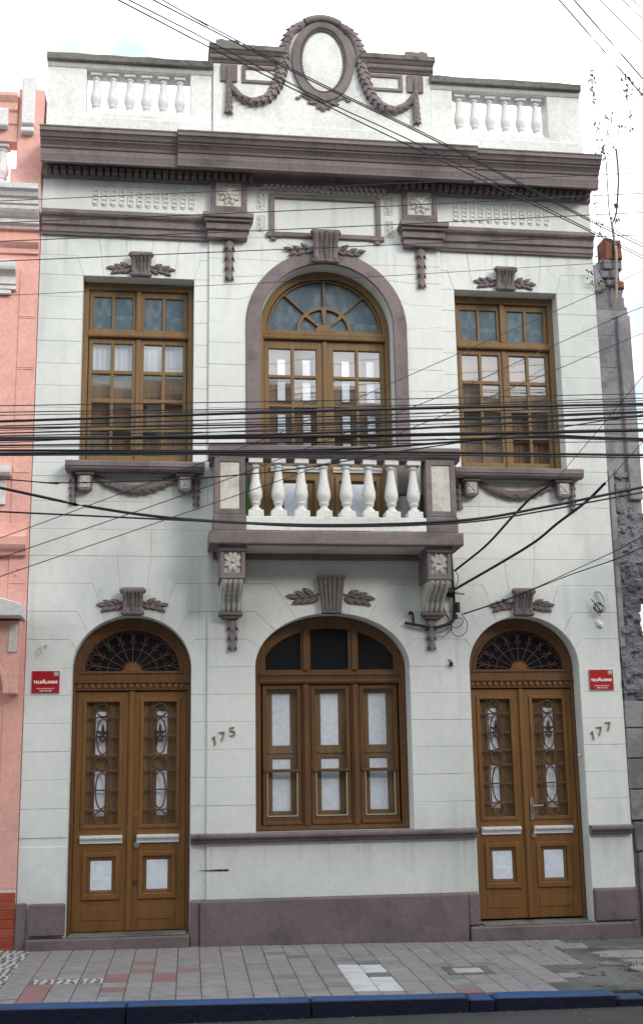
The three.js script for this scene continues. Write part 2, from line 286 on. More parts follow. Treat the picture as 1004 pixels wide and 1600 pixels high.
// band cornice with entablature blocks over the pedestals
const bandP = [[-.02, 7.40], [.035, 7.40], [.04, 7.42], [.055, 7.43], [.055, 7.485], [.07, 7.495], [.08, 7.50], [.08, 7.56], [.09, 7.575], [.115, 7.59], [.13, 7.61], [.13, 7.645], [.11, 7.66], [-.02, 7.68]];
const bandE = bandP.map(([z, y]) => [z < 0 ? z : z * 1.25 + .055, y + .002]);
mir(s => {
  const [a, b] = xs(s, 1.27, 3.04); P('band_cornice', prof(bandP, a, b), M.trim, H);
  const [c, d] = xs(s, .80, 1.345);
  P('entablature_block', [...[[0, 7.40, 7.49, .125], [1, 7.485, 7.57, .155], [2, 7.565, 7.60, .19], [3, 7.60, 7.655, .22]].map(([i, y0, y1, z]) => cbox(c + .055 - i * .018, d - .06 + i * .02, y0, y1 - .002, 0, z, .006))], M.trim, H);
  // pedestal with rosette
  const ped = sub('pedestal', H, s * 1.058, 0, 0);
  P('pedestal_frame', [slab(rect(-.195, .195, 7.66, 8.13), [rect(-.142, .142, 7.79, 8.07)], .02, .085, .004), cbox(-.205, .205, 7.66, 7.70, .02, .10, .006)], M.trim, ped);
  P('pedestal_field', cbox(-.143, .143, 7.788, 8.072, .03, .062, .002), M.cream, ped);
  const ros = [];
  for (let i = 0; i < 9; i++) ros.push(leafGeo(.125, .075, .03, .12).rotateZ(i * 6.2832 / 9 + .2).translate(0, 7.93, .060));
  for (let i = 0; i < 6; i++) ros.push(leafGeo(.075, .055, .03).rotateZ(i * 6.2832 / 6).translate(0, 7.93, .08));
  ros.push(ball(0, 7.93, .10, .03, 10)); for (let i = 0; i < 5; i++) ros.push(ball(.04 * Math.cos(i * 1.2566), 7.93 + .04 * Math.sin(i * 1.2566), .10, .014, 6));
  P('rosette', ros, M.cream, ped);
  // reed flutes of the frieze
  for (let i = 0; i < 12; i++) {
    const x = s < 0 ? -2.485 + i * .0935 : 1.485 + i * .0955, q = [];
    for (let k = 0; k <= 6; k++) { const t = k / 6 * Math.PI; q.push([x + .026 * Math.cos(t), 7.985 + .02 * Math.sin(t), .004]); }
    for (let k = 0; k <= 6; k++) { const t = Math.PI * (1 + k / 6); q.push([x + .026 * Math.cos(t), 7.795 + .03 * Math.sin(t), .004]); }
    P('reed', [tube(q, .0075, 30, 5, true), ...[0, 1, 2, 3].map(k => tube([[x - .024, 7.95 - k * .05, .002], [x, 7.935 - k * .05, .012], [x + .024, 7.95 - k * .05, .002]], .0055, 6, 5))], M.white, H);
  }
});
// centre name panel and its leaf band
P('name_panel', [slab(rect(-.615, .615, 7.475, 7.985), [rect(-.56, .56, 7.53, 7.93)], .025, .062, .006), ...[-1, 1].map(s => cbox(s * .575 - .075, s * .575 + .075, 7.468, 7.525, .03, .066, .005)), ...[-1, 1].map(s => cbox(s * .575 - .03, s * .575 + .03, 7.43, 7.466, .03, .06, .004))], M.trim, H);
{
  const q = [];
  for (let i = 0; i < 46; i++) { const x = -.72 + i * .032, up = i % 2; q.push(leafGeo(.085, .045, .03, .1).rotateZ((up ? .6 : -.6) + (i < 23 ? 0 : Math.PI)).translate(x, 8.05 + (up ? .0 : .012), .03)); }
  q.push(tube([[-.745, 8.0, .03], [-.3, 8.0, .03], [.3, 8.0, .03], [.745, 8.0, .03]], .008), tube([[-.745, 8.105, .03], [.745, 8.105, .03]], .007, 4));
  for (const s of [-1, 1]) for (const [y0, y1] of [[7.80, 7.99], [7.535, 7.72]]) {
    const x = s * .71; q.push(tube([[x - .042, y0, .03], [x + .042, y0, .03], [x + .042, y1, .03], [x - .042, y1, .03]], .006, 24, 5, true, 0));
    for (let k = 0; k < 5; k++) q.push(leafGeo(.075, .045, .014, .1).rotateZ(k % 2 ? 2.4 : .7).translate(x + (k % 2 ? .025 : -.025), y0 + .02 + k * .03, .03));
  }
  P('leaf_band', q, M.cream, H);
}
// main cornice, dentils
const corn = dz => [[-.02, 8.06], [.035, 8.06], [.045, 8.075], [.05, 8.08], [.05, 8.156], [.10, 8.165], [.13, 8.18], [.15, 8.20], [.15, 8.16], [.29, 8.10], [.31, 8.10], [.31, 8.115], [.325, 8.165], [.33, 8.175], [.33, 8.235], [.345, 8.24], [.355, 8.262], [.385, 8.29], [.405, 8.302], [.405, 8.318], [.425, 8.322], [.44, 8.345], [.455, 8.362], [.47, 8.368], [.47, 8.405], [.46, 8.415]].map(([z, y]) => [z > .2 ? z + dz : z, y]).concat([[-.02, 8.47]]);
P('cornice', prof(corn(.04), -1.62, 1.62), M.trim, H);
mir(s => { const [a, b] = xs(s, 1.622, 3.05); P('cornice', prof(corn(0), a, b), M.trim, H); });
P('cornice_cap', [cbox(-1.63, 1.63, 8.408, 8.43, .05, .517, .006), cbox(-3.055, -1.632, 8.408, 8.428, .05, .477, .006), cbox(1.632, 3.06, 8.408, 8.428, .05, .477, .006), prof([[.02, 8.43], [.49, 8.43], [.02, 8.50]], -1.6, 1.6), prof([[.02, 8.428], [.44, 8.428], [.02, 8.50]], -3.04, -1.602), prof([[.02, 8.428], [.44, 8.428], [.02, 8.50]], 1.602, 3.04)], M.weather, H);
const dentG = cbox(-.0265, .0265, 8.082, 8.150, .04, .142, .005);
mir(s => { for (let i = 0; i < 29; i++) { const m = P('dentil', dentG, M.trim, H); m.position.x = s * (.80 + .02 + i * .0772); } });
mir(s => { const [a, b] = xs(s, .775, 1.345); P('dentil_backing', prof([[.04, 8.075], [.07, 8.075], [.07, 8.155], [.04, 8.155]], a, b), M.trim, H); });

// parapet
function balusterGeo(h, w) {
  const L = [[.20, .1], [.36, .1], [.38, .125], [.37, .15], [.26, .165], [.235, .19], [.25, .215], [.33, .235], [.335, .255], [.30, .265], [.36, .30], [.43, .35], [.455, .40], [.44, .45], [.39, .52], [.33, .60], [.28, .69], [.245, .78], [.235, .83], [.25, .845], [.33, .86], [.34, .88], [.26, .892], [.30, .905], [.40, .92], [.2, .925]].map(([r, y]) => [r * w, y * h]);
  return merge(lathe(L, 16), cbox(-w * .5, w * .5, 0, h * .11, -w * .5, w * .5, .006), cbox(-w * .47, w * .47, h * .918, h, -w * .47, w * .47, .005));
}
const pbG = balusterGeo(.53, .135);
const par = sub('parapet', H);
mir(s => {
  const o = s < 0 ? [-3.035, -1.24] : [1.24, 3.015], [b0, b1] = s < 0 ? [-2.62, -1.483] : [1.497, 2.62];
  P('parapet_wall', [slab(rect(o[0], o[1], 8.44, 9.44), [rect(b0, b1, 8.87, 9.392)], -.23, 0, .006), prof([[0, 8.5], [.025, 8.5], [.025, 8.80], [.01, 8.815], [0, 8.815]], o[0] + .002, o[1]), prof([[-.24, 9.40], [.012, 9.40], [.03, 9.42], [.035, 9.445], [-.24, 9.445]], o[0] - .004, o[1])], M.white, par);
  P('coping', slab([[o[0] - .01, 9.448], [o[1], 9.448], [o[1], 9.53], ...Array.from({ length: 9 }, (_, i) => [lerp(o[1], o[0], (i + .5) / 9), 9.53 + rr(-.006, .008)]), [o[0] - .01, 9.528]], [], -.26, .085, .008), M.weather, par);
  for (let i = 0; i < 6; i++) parapetBaluster(s < 0 ? -2.517 + i * .1838 : 1.594 + i * .1826, par);
});
function parapetBaluster(x, p) { const m = P('baluster', pbG, M.white, p); m.position.set(x, 8.866, -.10); m.rotation.y = rr(-.06, .06); }
// the raised centre with its oval
const cy = 9.655, crown = [...ell(0, cy, .455, .545, 8, 172, 30)];
P('crest_wall', [slab([[-1.235, 8.44], [1.235, 8.44], [1.235, 9.55], [.44, 9.55], ...crown, [-.44, 9.55], [-1.235, 9.55]], [], -.26, .03, .006), prof([[.03, 8.5], [.055, 8.5], [.055, 8.80], [.04, 8.815], [.03, 8.815]], -1.233, 1.233)], M.white, par);
mir(s => {
  const [a, b] = xs(s, .43, 1.27);
  P('crest_cornice', [prof([[-.25, 9.548], [.045, 9.548], [.055, 9.565], [.08, 9.585], [.085, 9.60], [.085, 9.625], [.10, 9.635], [.12, 9.66], [.12, 9.665], [-.25, 9.665]], a, b)], M.trim, par);
  const [c, d] = xs(s, .42, 1.285);
  P('crest_coping', [cbox(c, d, 9.667, 9.735, -.28, .135, .008), slab([[s * .93, 9.736], [s * 1.21, 9.736], [s * 1.205, 9.80], [s * 1.13, 9.815], [s * 1.10, 9.80], [s * .95, 9.805]].sort((p, q) => 0), [], -.2, .10, .008)], M.weather, par);
  P('crest_panel', slab(rect(...xs(s, .475, .915), 9.315, 9.525), [rect(...xs(s, .515, .872), 9.352, 9.487)], .028, .05, .004), M.trim, par);
  P('crest_plate', cbox(...xs(s, .965, 1.152), 9.315, 9.525, .028, .055, .004), M.trim, par);
});
P('oval_frame', [slab(ell(0, cy - .025, .355, .50, 0, 354, 60), [ell(0, 9.637, .262, .405, 0, 354, 50)], .02, .075, .012), slab(ell(0, 9.637, .264, .407, 0, 354, 50), [ell(0, 9.637, .232, .375, 0, 354, 50)], .02, .055, .006)], M.trim, par);
P('bead_ring', Array.from({ length: 64 }, (_, i) => ball(.248 * Math.cos(i * .09817), 9.637 + .391 * Math.sin(i * .09817), .060, .0105, 6)), M.trim, par);
P('oval_medallion', boxUV(new THREE.SphereGeometry(1, 32, 12, 0, 6.2832, 0, 1.5).rotateX(Math.PI / 2).scale(.236, .379, .03).translate(0, 9.637, .032)), M.white, par);
P('crest_rim', tube(ell(0, cy, .428, .515, 62, 118, 10).map(p => [p[0], p[1], .06]), .045, 24, 8), M.weather, par);
const bellLip = (r, h, lob = 5) => {         // one leafy cup of a garland: opens along +y
  const T = [], N = lob * 4, ring = (k, u) => { const f = k / N * 6.28319, w = 1 + .13 * Math.cos(lob * f) * u, rad = r * lerp(.62, 1, Math.pow(u, .7)) * w; return [rad * Math.cos(f), h * u + h * .22 * u * Math.cos(lob * f), rad * Math.sin(f)]; };
  const lv = [0, .35, .7, 1];
  for (let k = 0; k < N; k++) { for (let i = 0; i < 3; i++) { const a = ring(k, lv[i]), b = ring(k + 1, lv[i]), c = ring(k + 1, lv[i + 1]), d = ring(k, lv[i + 1]); T.push([a, c, b], [a, d, c]); } const a = ring(k, 1), b = ring(k + 1, 1); T.push([a, [0, h * .8, 0], b]); }
  return fromTris(T);
};
function garland(pts, n, r, squash = .8) {           // r(t) gives the radius
  const c = new THREE.CatmullRomCurve3(V3(pts)), out = [], up = new THREE.Vector3(0, 1, 0), len = c.getLength();
  for (let i = 0; i < n; i++) { const t = i / n, p = c.getPointAt(t), d = c.getTangentAt(t), g = bellLip(r(t), len / n * 1.35, 5); g.rotateY(rr(0, 1)); g.applyQuaternion(new THREE.Quaternion().setFromUnitVectors(up, d)); g.translate(p.x, p.y, 0); g.scale(1, 1, squash); g.translate(0, 0, p.z); out.push(g); }
  return merge(out);
}
mir(s => {
  const path = [[.20, 10.11, .06], [.33, 10.0, .06], [.415, 9.83, .06], [.445, 9.62, .06], [.50, 9.36, .06], [.60, 9.17, .06], [.75, 9.085, .06], [.90, 9.115, .06], [1.03, 9.24, .06]].map(p => [p[0] * s, p[1], p[2]]);
  P('garland', garland(path, 23, t => .040 + .030 * Math.sin(Math.PI * clamp(t * .95 + .1)), .8), M.trim, par);
  P('garland_drop', garland([[s * 1.062, 9.49, .06], [s * 1.06, 9.3, .06], [s * 1.06, 9.1, .06], [s * 1.062, 8.94, .06]], 9, t => .026 + .026 * t, .8), M.trim, par);
});
{
  const q = []; for (const s of [-1, 1]) {
    q.push(leafGeo(.13, .10, .03, .05).rotateZ(s > 0 ? -.9 : Math.PI + .9).translate(0, 9.14, .03), leafGeo(.17, .09, .03).rotateZ(s > 0 ? -.25 : Math.PI + .25).translate(s * .02, 9.15, .03));
    q.push(tube([[s * .1, 9.13, .04], [s * .18, 9.17, .045], [s * .24, 9.20, .04], [s * .28, 9.16, .04], [s * .31, 9.17, .04]], .016, 24));
  }
  q.push(leafGeo(.11, .11, .035).rotateZ(-1.57).translate(0, 9.12, .035), ball(0, 9.14, .05, .035, 8)); P('ribbon_bow', q, M.trim, par);
}

// ---------------------------------------------------------------- carved keystones, drops, brackets
function keystone(x, y, w, h, z, sprays, parent, plain, mt = M.trim) {      // y is the foot
  const k = sub('keystone', parent, x, y, z), d = plain ? .10 : .11, g = [];
  if (plain) {
    g.push(slab([[-w * .34, 0], [w * .34, 0], [w * .5, h], [-w * .5, h]], [], 0, d * .8, .006));
    for (const t of [-.62, -.2, .2, .62]) g.push(bar([t * w * .3, .03, d * .8], [t * w * .44, h - .03, d * .82], .018, 8));
    g.push(cbox(-w * .52, w * .52, h - .03, h, 0, d * .95, .006), cbox(-w * .36, w * .36, 0, .03, 0, d * .9, .006));
  } else {
    const cv = [[.02, d * .5], [.05, d * .72], [h * .3, d * .62], [h * .6, d * .78], [h * .85, d * 1.1], [h - .02, d * 1.0]];
    g.push(prof([[0, .015], ...cv.map(([y, zz]) => [zz - .012, y]), [0, h]], -w * .46, w * .46));
    for (const t of [-1, 1]) { g.push(tube(cv.map(([y, zz]) => [t * w * (.36 + .06 * y / h), y, zz - .018]), w * .11, 20, 8), tube(cv.map(([y, zz]) => [t * w * (.17 + .03 * y / h), y, zz - .01]), w * .05, 20, 6)); }
    for (let i = 0; i < 11; i++) { const t = i / 10, y = .03 + t * (h - .06), zz = cv[0][1] + .02 + .55 * d * sstep(0, 1, t) * .9; g.push(ball(0, y, Math.min(zz, d * 1.06), w * .055, 7)); }
    g.push(bar([-w * .48, .028, d * .42], [w * .48, .028, d * .42], .032, 10), bar([-w * .54, h - .03, d * .75], [w * .54, h - .03, d * .75], .036, 10));
    for (const t of [-1, 1]) g.push(ball(t * w * .52, h - .03, d * .75, .03, 8), ball(t * w * .46, .028, d * .42, .026, 8));
  }
  P('scroll', g, mt, k);
  for (const s of [-1, 1]) {
    const n = 6, L = sprays, y0 = h * .52;
    for (let i = 0; i < n; i++) {
      const t = i / (n - 1), lx = w * .42 + L * (.05 + .62 * t), up = i % 2, big = plain ? 1.25 : 1;
      const m = P('leaf', leafGeo(.108 * big * (1 - .1 * t) * rr(.9, 1.1), .060 * big * (1 - .12 * t) * rr(.9, 1.1), .034, .2), mt, k);
      const dir = (i === n - 1 ? .0 : up ? .55 : -.55) * (1 - .3 * t) + rr(-.14, .14); m.position.set(s * lx, y0 - .02 + (up ? .012 : -.006) - .03 * t + (i === n - 1 ? .01 : 0), 0); m.rotation.z = s > 0 ? dir : Math.PI - dir;
    }
    const st = P('stem', tube([[s * w * .4, y0 + .01, .01], [s * (w * .4 + L * .5), y0 - .03, .012], [s * (w * .4 + L * .8), y0 - .03, .01]], .009), mt, k);
  }
  return k;
}
keystone(-1.99, 6.945, .205, .265, 0, .27, H); keystone(2.0, 6.945, .205, .265, 0, .27, H);
keystone(-2.015, 3.325, .20, .275, 0, .27, H); keystone(2.015, 3.325, .20, .285, 0, .27, H);
keystone(-.01, 3.345, .275, .385, .03, .34, H, true);
keystone(-.012, 7.165, .27, .37, .05, .36, H);
function drop(x, y, len, r, n, z, parent, volute) {
  const d = sub('pendant', parent, x, y, z); if (volute) P('volute', [ringAt(-.06, -.03, .03, .028, .028, .013, 14), ringAt(.06, -.03, .03, .028, .028, .013, 14), cbox(-.07, .07, -.02, 0, 0, .05, .004), leafGeo(.1, .09, .03).rotateZ(-1.57).translate(0, 0, .01)], M.trim, d);
  const s0 = volute ? .04 : 0, st = (len - s0) / n;
  for (let i = 0; i < n; i++) { const m = P('bellflower', merge(bellLip(r * (1 - .25 * i / n), st * 1.05, 4).rotateX(Math.PI), ball(0, -st * 1.02, 0, r * .42, 7)), M.trim, d); m.position.set(0, -s0 - i * st, .012); m.scale.z = .8; }
}
mir(s => {
  drop(s * 1.053, 7.45, .49, .057, 4, .04, H, true);
  drop(s * 1.02, 3.295, .30, .055, 3, .04, H);
  drop(s * 2.01 - .625, 4.785, .31, .042, 4, .01, H); drop(s * 2.01 + .618, 4.785, .31, .042, 4, .01, H);
});
// upper window sills
mir(s => {
  const cx = s * 2.0106, w = sub('window_sill', H, cx, 0, 0);
  P('sill_stone', prof([[-.28, 4.80], [.09, 4.80], [.10, 4.785], [.165, 4.79], [.185, 4.805], [.19, 4.825], [.20, 4.83], [.20, 4.875], [.19, 4.885], [.0, 4.90], [-.28, 4.91]], -.70, .70), M.trim, w);
  for (const q of [-.505, .505]) {
    P('sill_bracket', [slab([[q - .072, 4.615], [q - .04, 4.592], [q + .04, 4.592], [q + .072, 4.615], [q + .072, 4.785], [q - .072, 4.785]], [], 0, .10, .008), cbox(q - .095, q + .095, 4.755, 4.785, 0, .13, .006)], M.trim, w);
    P('bracket_rosette', [cbox(q - .05, q + .05, 4.625, 4.75, .09, .106, .003), ...[0, 1, 2, 3, 4].map(i => ball(q + [0, -.03, .03, -.03, .03][i], 4.688 + [0, .038, .038, -.038, -.038][i], .108, i ? .009 : .015, 6)), ...[0, 1, 2, 3].map(i => leafGeo(.055, .03, .012).rotateZ(i * 1.5708 + .785).translate(q, 4.688, .105))], M.cream, w);
  }
  P('swag', garland([[-.42, 4.765, .02], [-.30, 4.70, .03], [-.12, 4.64, .035], [0, 4.628, .035], [.12, 4.64, .035], [.30, 4.70, .03], [.42, 4.765, .02]], 11, t => .030 + .024 * Math.sin(Math.PI * t), .75), M.trim, w);
});
// ---------------------------------------------------------------- windows
const pane = (pts, z, mat, parent) => P('pane', boxUV(new THREE.ShapeGeometry(shape(pts)).translate(0, 0, z)), mat, parent);
function board(name, x0, x1, y0, y1, z0, z1, mat, parent, n) { for (let i = 0; i < n; i++) P(name, cbox(lerp(x0, x1, i / n) + .0015, lerp(x0, x1, (i + 1) / n) - .0015, y0, y1, z0, z1 + rr(-.002, .002), .004), mat, parent); }
function upperWindow(cx) {
  const w = sub('window', H, cx, 0, 0), z = -.205, W = M.woodUp, T = [[-.477, -.287], [-.252, -.062], [.062, .252], [.287, .477]];
  P('frame', [slab(rect(-.583, .583, 4.865, 6.953), [rect(-.525, .525, 4.965, 6.335), rect(-.525, .525, 6.42, 6.875)], -.32, z + .035, .006), prof([[-.3, 6.342], [z + .05, 6.342], [z + .055, 6.36], [z + .04, 6.375], [z + .04, 6.40], [z + .03, 6.415], [-.3, 6.416]], -.524, .524)], W, w);
  P('sash', slab(rect(-.523, .523, 6.418, 6.873), T.map(([a, b]) => rect(a, b, 6.447, 6.805)), -.28, z, .006), W, w);
  P('mullion', cbox(-.026, .026, 6.42, 6.872, -.26, z + .03, .006), W, w);
  for (const [a, b] of T) pane(rect(a - .004, b + .004, 6.44, 6.81), z - .022, M.blueGlass, w);
  const rowsY = [[5.04, 5.305], [5.345, 5.615], [5.665, 5.935], [5.978, 6.275]];
  for (const s of [-1, 1]) {
    const q = s < 0 ? T.slice(0, 2) : T.slice(2), hs = []; for (const [a, b] of q) for (const [c, d] of rowsY) hs.push(rect(a, b, c, d));
    const [l0, l1] = xs(s, .003, .52); P('casement', slab(rect(l0, l1, 4.968, 6.332), hs, -.26, z + .004, .006), W, w);
    for (const h of hs) { const jx = rr(-.012, .012), jy = rr(-.01, .01), p = pane(h.map(([x, y]) => [x + (x < (h[0][0] + h[1][0]) / 2 ? -.004 : .004), y + (y < (h[0][1] + h[2][1]) / 2 ? -.004 : .004)]).map(([x, y]) => [x - (h[0][0] + h[1][0]) / 2, y - (h[0][1] + h[2][1]) / 2]), 0, M.glass, w); p.position.set((h[0][0] + h[1][0]) / 2, (h[0][1] + h[2][1]) / 2, z - .02); p.rotation.set(jy, jx, 0); }
    if (cx < 0) { const pts = [], n = 26; for (let i = 0; i <= n; i++) pts.push([lerp(l0 + .03, l1 - .025, i / n), -.268 + .006 * Math.sin(i * 1.9) + rr(-.002, .002)]); const T = []; for (let i = 0; i < n; i++) { const [x0, z0] = pts[i], [x1, z1] = pts[i + 1]; T.push([[x0, 5.955, z0], [x1, 5.955, z1], [x1, 6.30, z1]], [[x0, 5.955, z0], [x1, 6.30, z1], [x0, 6.30, z0]]); } P('reflection_sheet', fromTris(T), M.reflection_sheet, w); }  // added pleated sheet: imitates the sky reflection in the top panes
    board('shutter_board', l0 + .03, l1 - .02, 4.99, 6.31, -.33, -.285, M.shutter, w, 4);
  }
  P('astragal', cbox(-.022, .022, 4.968, 6.325, -.21, z + .022, .006), W, w);
  P('bottom_rail', cbox(-.52, .52, 4.912, 4.966, -.24, z + .05, .005), W, w);
}
upperWindow(-2.0106); upperWindow(2.0106);

function balconyDoor() {
  const w = sub('balcony_door', H), z = -.205, W = M.woodUp, oy = 6.49, ra = .61, ri = .285;
  const ringSeg = (r0, r1, t0, t1) => [...ell(0, oy, r0, r0, t0, t1, 12), ...ell(0, oy, r1, r1, t1, t0, 12)];
  const fan = [ringSeg(ri + .018, ra, 0 + 1, 44), ringSeg(ri + .018, ra, 46.5, 88.7), ringSeg(ri + .018, ra, 91.3, 133.5), ringSeg(ri + .018, ra, 136, 179), ringSeg(.085, ri - .018, 5, 40), ringSeg(.085, ri - .018, 50, 84), ringSeg(.085, ri - .018, 96, 130), ringSeg(.085, ri - .018, 140, 175)];
  P('frame', [slab(arch(0, .718, .718, 4.12, 6.46, 40), [rect(-.665, .665, 4.14, 6.38), [[-.64, 6.475], [.64, 6.475], ...ell(0, oy, .64, .61, 2, 178, 24)]], -.34, z + .035, .006), prof([[-.3, 6.382], [z + .05, 6.382], [z + .055, 6.40], [z + .04, 6.415], [z + .045, 6.445], [z + .03, 6.47], [-.3, 6.471]], -.664, .664)], W, w);
  P('fanlight', slab([[-.638, 6.455], [.638, 6.455], ...ell(0, oy, .636, .60, 2, 178, 24)], fan.map(f => f.map(([x, y]) => [x, oy + (y - oy) * .955])), -.27, z + .006, .003), W, w);
  for (const f of fan) pane(f.map(([x, y]) => [x, oy + (y - oy) * .955]), z - .03, M.blueGlass, w);
  P('fan_boss', slab([[-.10, 6.476], [.10, 6.476], ...ell(0, 6.48, .10, .085, 8, 172, 12)], [], z, z + .025, .005), W, w);
  const T = [[-.61, -.371], [-.336, -.096], [.096, .336], [.371, .612]], rowsY = [[5.0, 5.29], [5.33, 5.615], [5.65, 5.945], [5.98, 6.278]];
  for (const s of [-1, 1]) {
    const q = s < 0 ? T.slice(0, 2) : T.slice(2), hs = []; for (const [a, b] of q) for (const [c, d] of rowsY) hs.push(rect(a, b, c, d));
    const [l0, l1] = xs(s, .003, .663), c = (l0 + l1) / 2;
    P('leaf', [slab(rect(l0, l1, 4.14, 6.375), [...hs, rect(c - .2, c + .2, 4.32, 4.80)], -.27, z + .004, .006), slab(rect(c - .245, c + .245, 4.275, 4.845), [rect(c - .2, c + .2, 4.32, 4.80)], z + .002, z + .022, .006), cbox(c - .205, c + .205, 4.315, 4.805, -.26, z - .015, .003)], W, w);
    for (const h of hs) {
      const p = pane([[-1, -1], [1, -1], [1, 1], [-1, 1]].map(([i, j]) => [i * ((h[1][0] - h[0][0]) / 2 + .004), j * ((h[2][1] - h[0][1]) / 2 + .004)]), 0, M.glass, w); p.position.set((h[0][0] + h[1][0]) / 2, (h[0][1] + h[2][1]) / 2, z - .02); p.rotation.set(rr(-.012, .012), rr(-.014, .014), 0);
    }
    for (const [a, b] of q) { const m = (a + b) / 2 + .02; for (const [c0, d0] of [[5.97, 6.175], [5.71, 5.955], [5.30, 5.55], [5.02, 5.245]]) P('white_strip', cbox(m - .042, m + .042, c0, d0, -.285, -.262, .002), M.panel, w); }
    board('shutter_board', l0 + .03, l1 - .02, 4.95, 6.34, -.34, -.29, M.shutter, w, 3);
    P('white_panel', cbox(c - .125, c + .125, 4.36, 4.77, z - .02, z + .004, .004), M.panel, w);
    P('ledge', [prof([[z, 4.895], [z + .025, 4.895], [z + .03, 4.91], [z + .045, 4.925], [z + .05, 4.945], [z, 4.95]], c - .265, c + .265)], M.ledge, w);
  }
  P('astragal', cbox(-.024, .024, 4.14, 6.37, -.21, z + .024, .006), W, w);
  P('surround', slab([[.872, 4.10], ...ell(0, 6.46, .872, .872, 0, 180, 48), [-.872, 4.10], [-.722, 4.10], ...ell(0, 6.46, .722, .722, 180, 0, 48), [.722, 4.10]], [], -.06, .055, .008), M.trim, w);
}
balconyDoor();

function groundWindow() {
  const w = sub('window', H), z = -.215, W = M.woodRed, L = [[-.70, -.30], [-.205, .205], [.30, .70]], F = [[-.665, -.305], [-.20, .19], [.30, .665]];
  const top = x => 2.80 + .425 * Math.sqrt(Math.max(0, 1 - (x / .70) ** 2));
  const fanH = F.map(([a, b]) => { const p = [[a, 2.80], [b, 2.80]], n = 10; for (let i = 0; i <= n; i++) { const x = lerp(b, a, i / n); p.push([x, top(x)]); } return p; });
  P('frame', [slab(arch(0, .786, .544, 1.20, 2.81, 36), [rect(-.715, .715, 1.255, 2.655), ...fanH], -.34, z + .02, .008), ...[-.253, .253].map(x => cbox(x - .028, x + .028, 2.79, top(x) + .03, -.3, z + .04, .006)), prof([[-.3, 2.66], [z + .035, 2.66], [z + .045, 2.68], [z + .03, 2.70], [z + .035, 2.73], [z + .05, 2.745], [z + .05, 2.765], [-.3, 2.775]], -.73, .73)], W, w);
  for (const f of fanH) pane(f.map(([x, y]) => [x, y]), z - .02, M.darkGlass, w);
  for (const x of [-.253, .253]) P('mullion', [cbox(x - .045, x + .045, 1.25, 2.655, -.3, z + .012, .006), cbox(x - .024, x + .024, 1.25, 2.65, z + .01, z + .045, .006)], W, w);
  for (const [a, b] of L) {
    const s = w, c = (a + b) / 2;
    P('sash_frame', [slab(rect(a, b, 1.29, 2.65), [rect(a + .045, b - .045, 1.345, 1.77), rect(a + .045, b - .045, 1.80, 2.60)], -.27, z, .006), cbox(a, b, 1.257, 1.295, -.25, z + .03, .006), cbox(a + .01, b - .01, 1.772, 1.802, -.24, z + .022, .005)], W, s);
    P('worn_bead', [cbox(a + .044, a + .054, 1.338, 1.77, z - .01, z + .008, .002), cbox(b - .054, b - .044, 1.338, 1.77, z - .01, z + .008, .002), cbox(a + .054, b - .054, 1.336, 1.346, z - .01, z + .008, .002)], M.worn, s);
    P('inner_shutter', [slab(rect(a + .02, b - .02, 1.30, 2.63), [rect(c - .094, c + .094, 1.385, 1.905), rect(c - .094, c + .094, 2.035, 2.565)], -.33, -.285, .006), slab(rect(c - .135, c + .135, 1.955, 1.985), [], -.29, -.275, .004)], M.shutter, s);
    for (const [y0, y1] of [[1.39, 1.90], [2.04, 2.56]]) P('white_panel', cbox(c - .093, c + .093, y0 - .003, y1 + .003, -.32, -.30, .002), M.panel, s);
    const p = pane(rect(-.158, .158, 0, 1.26), 0, M.dirtyGlass, s); p.position.set(c, 1.342, z - .03); p.rotation.set(rr(-.006, .006), rr(-.01, .01), 0);
  }
}
M.dirtyGlass = new THREE.MeshPhysicalMaterial({ color: 0xffffff, transmission: 1, thickness: 0, roughness: .06, ior: 1.5 });
groundWindow();

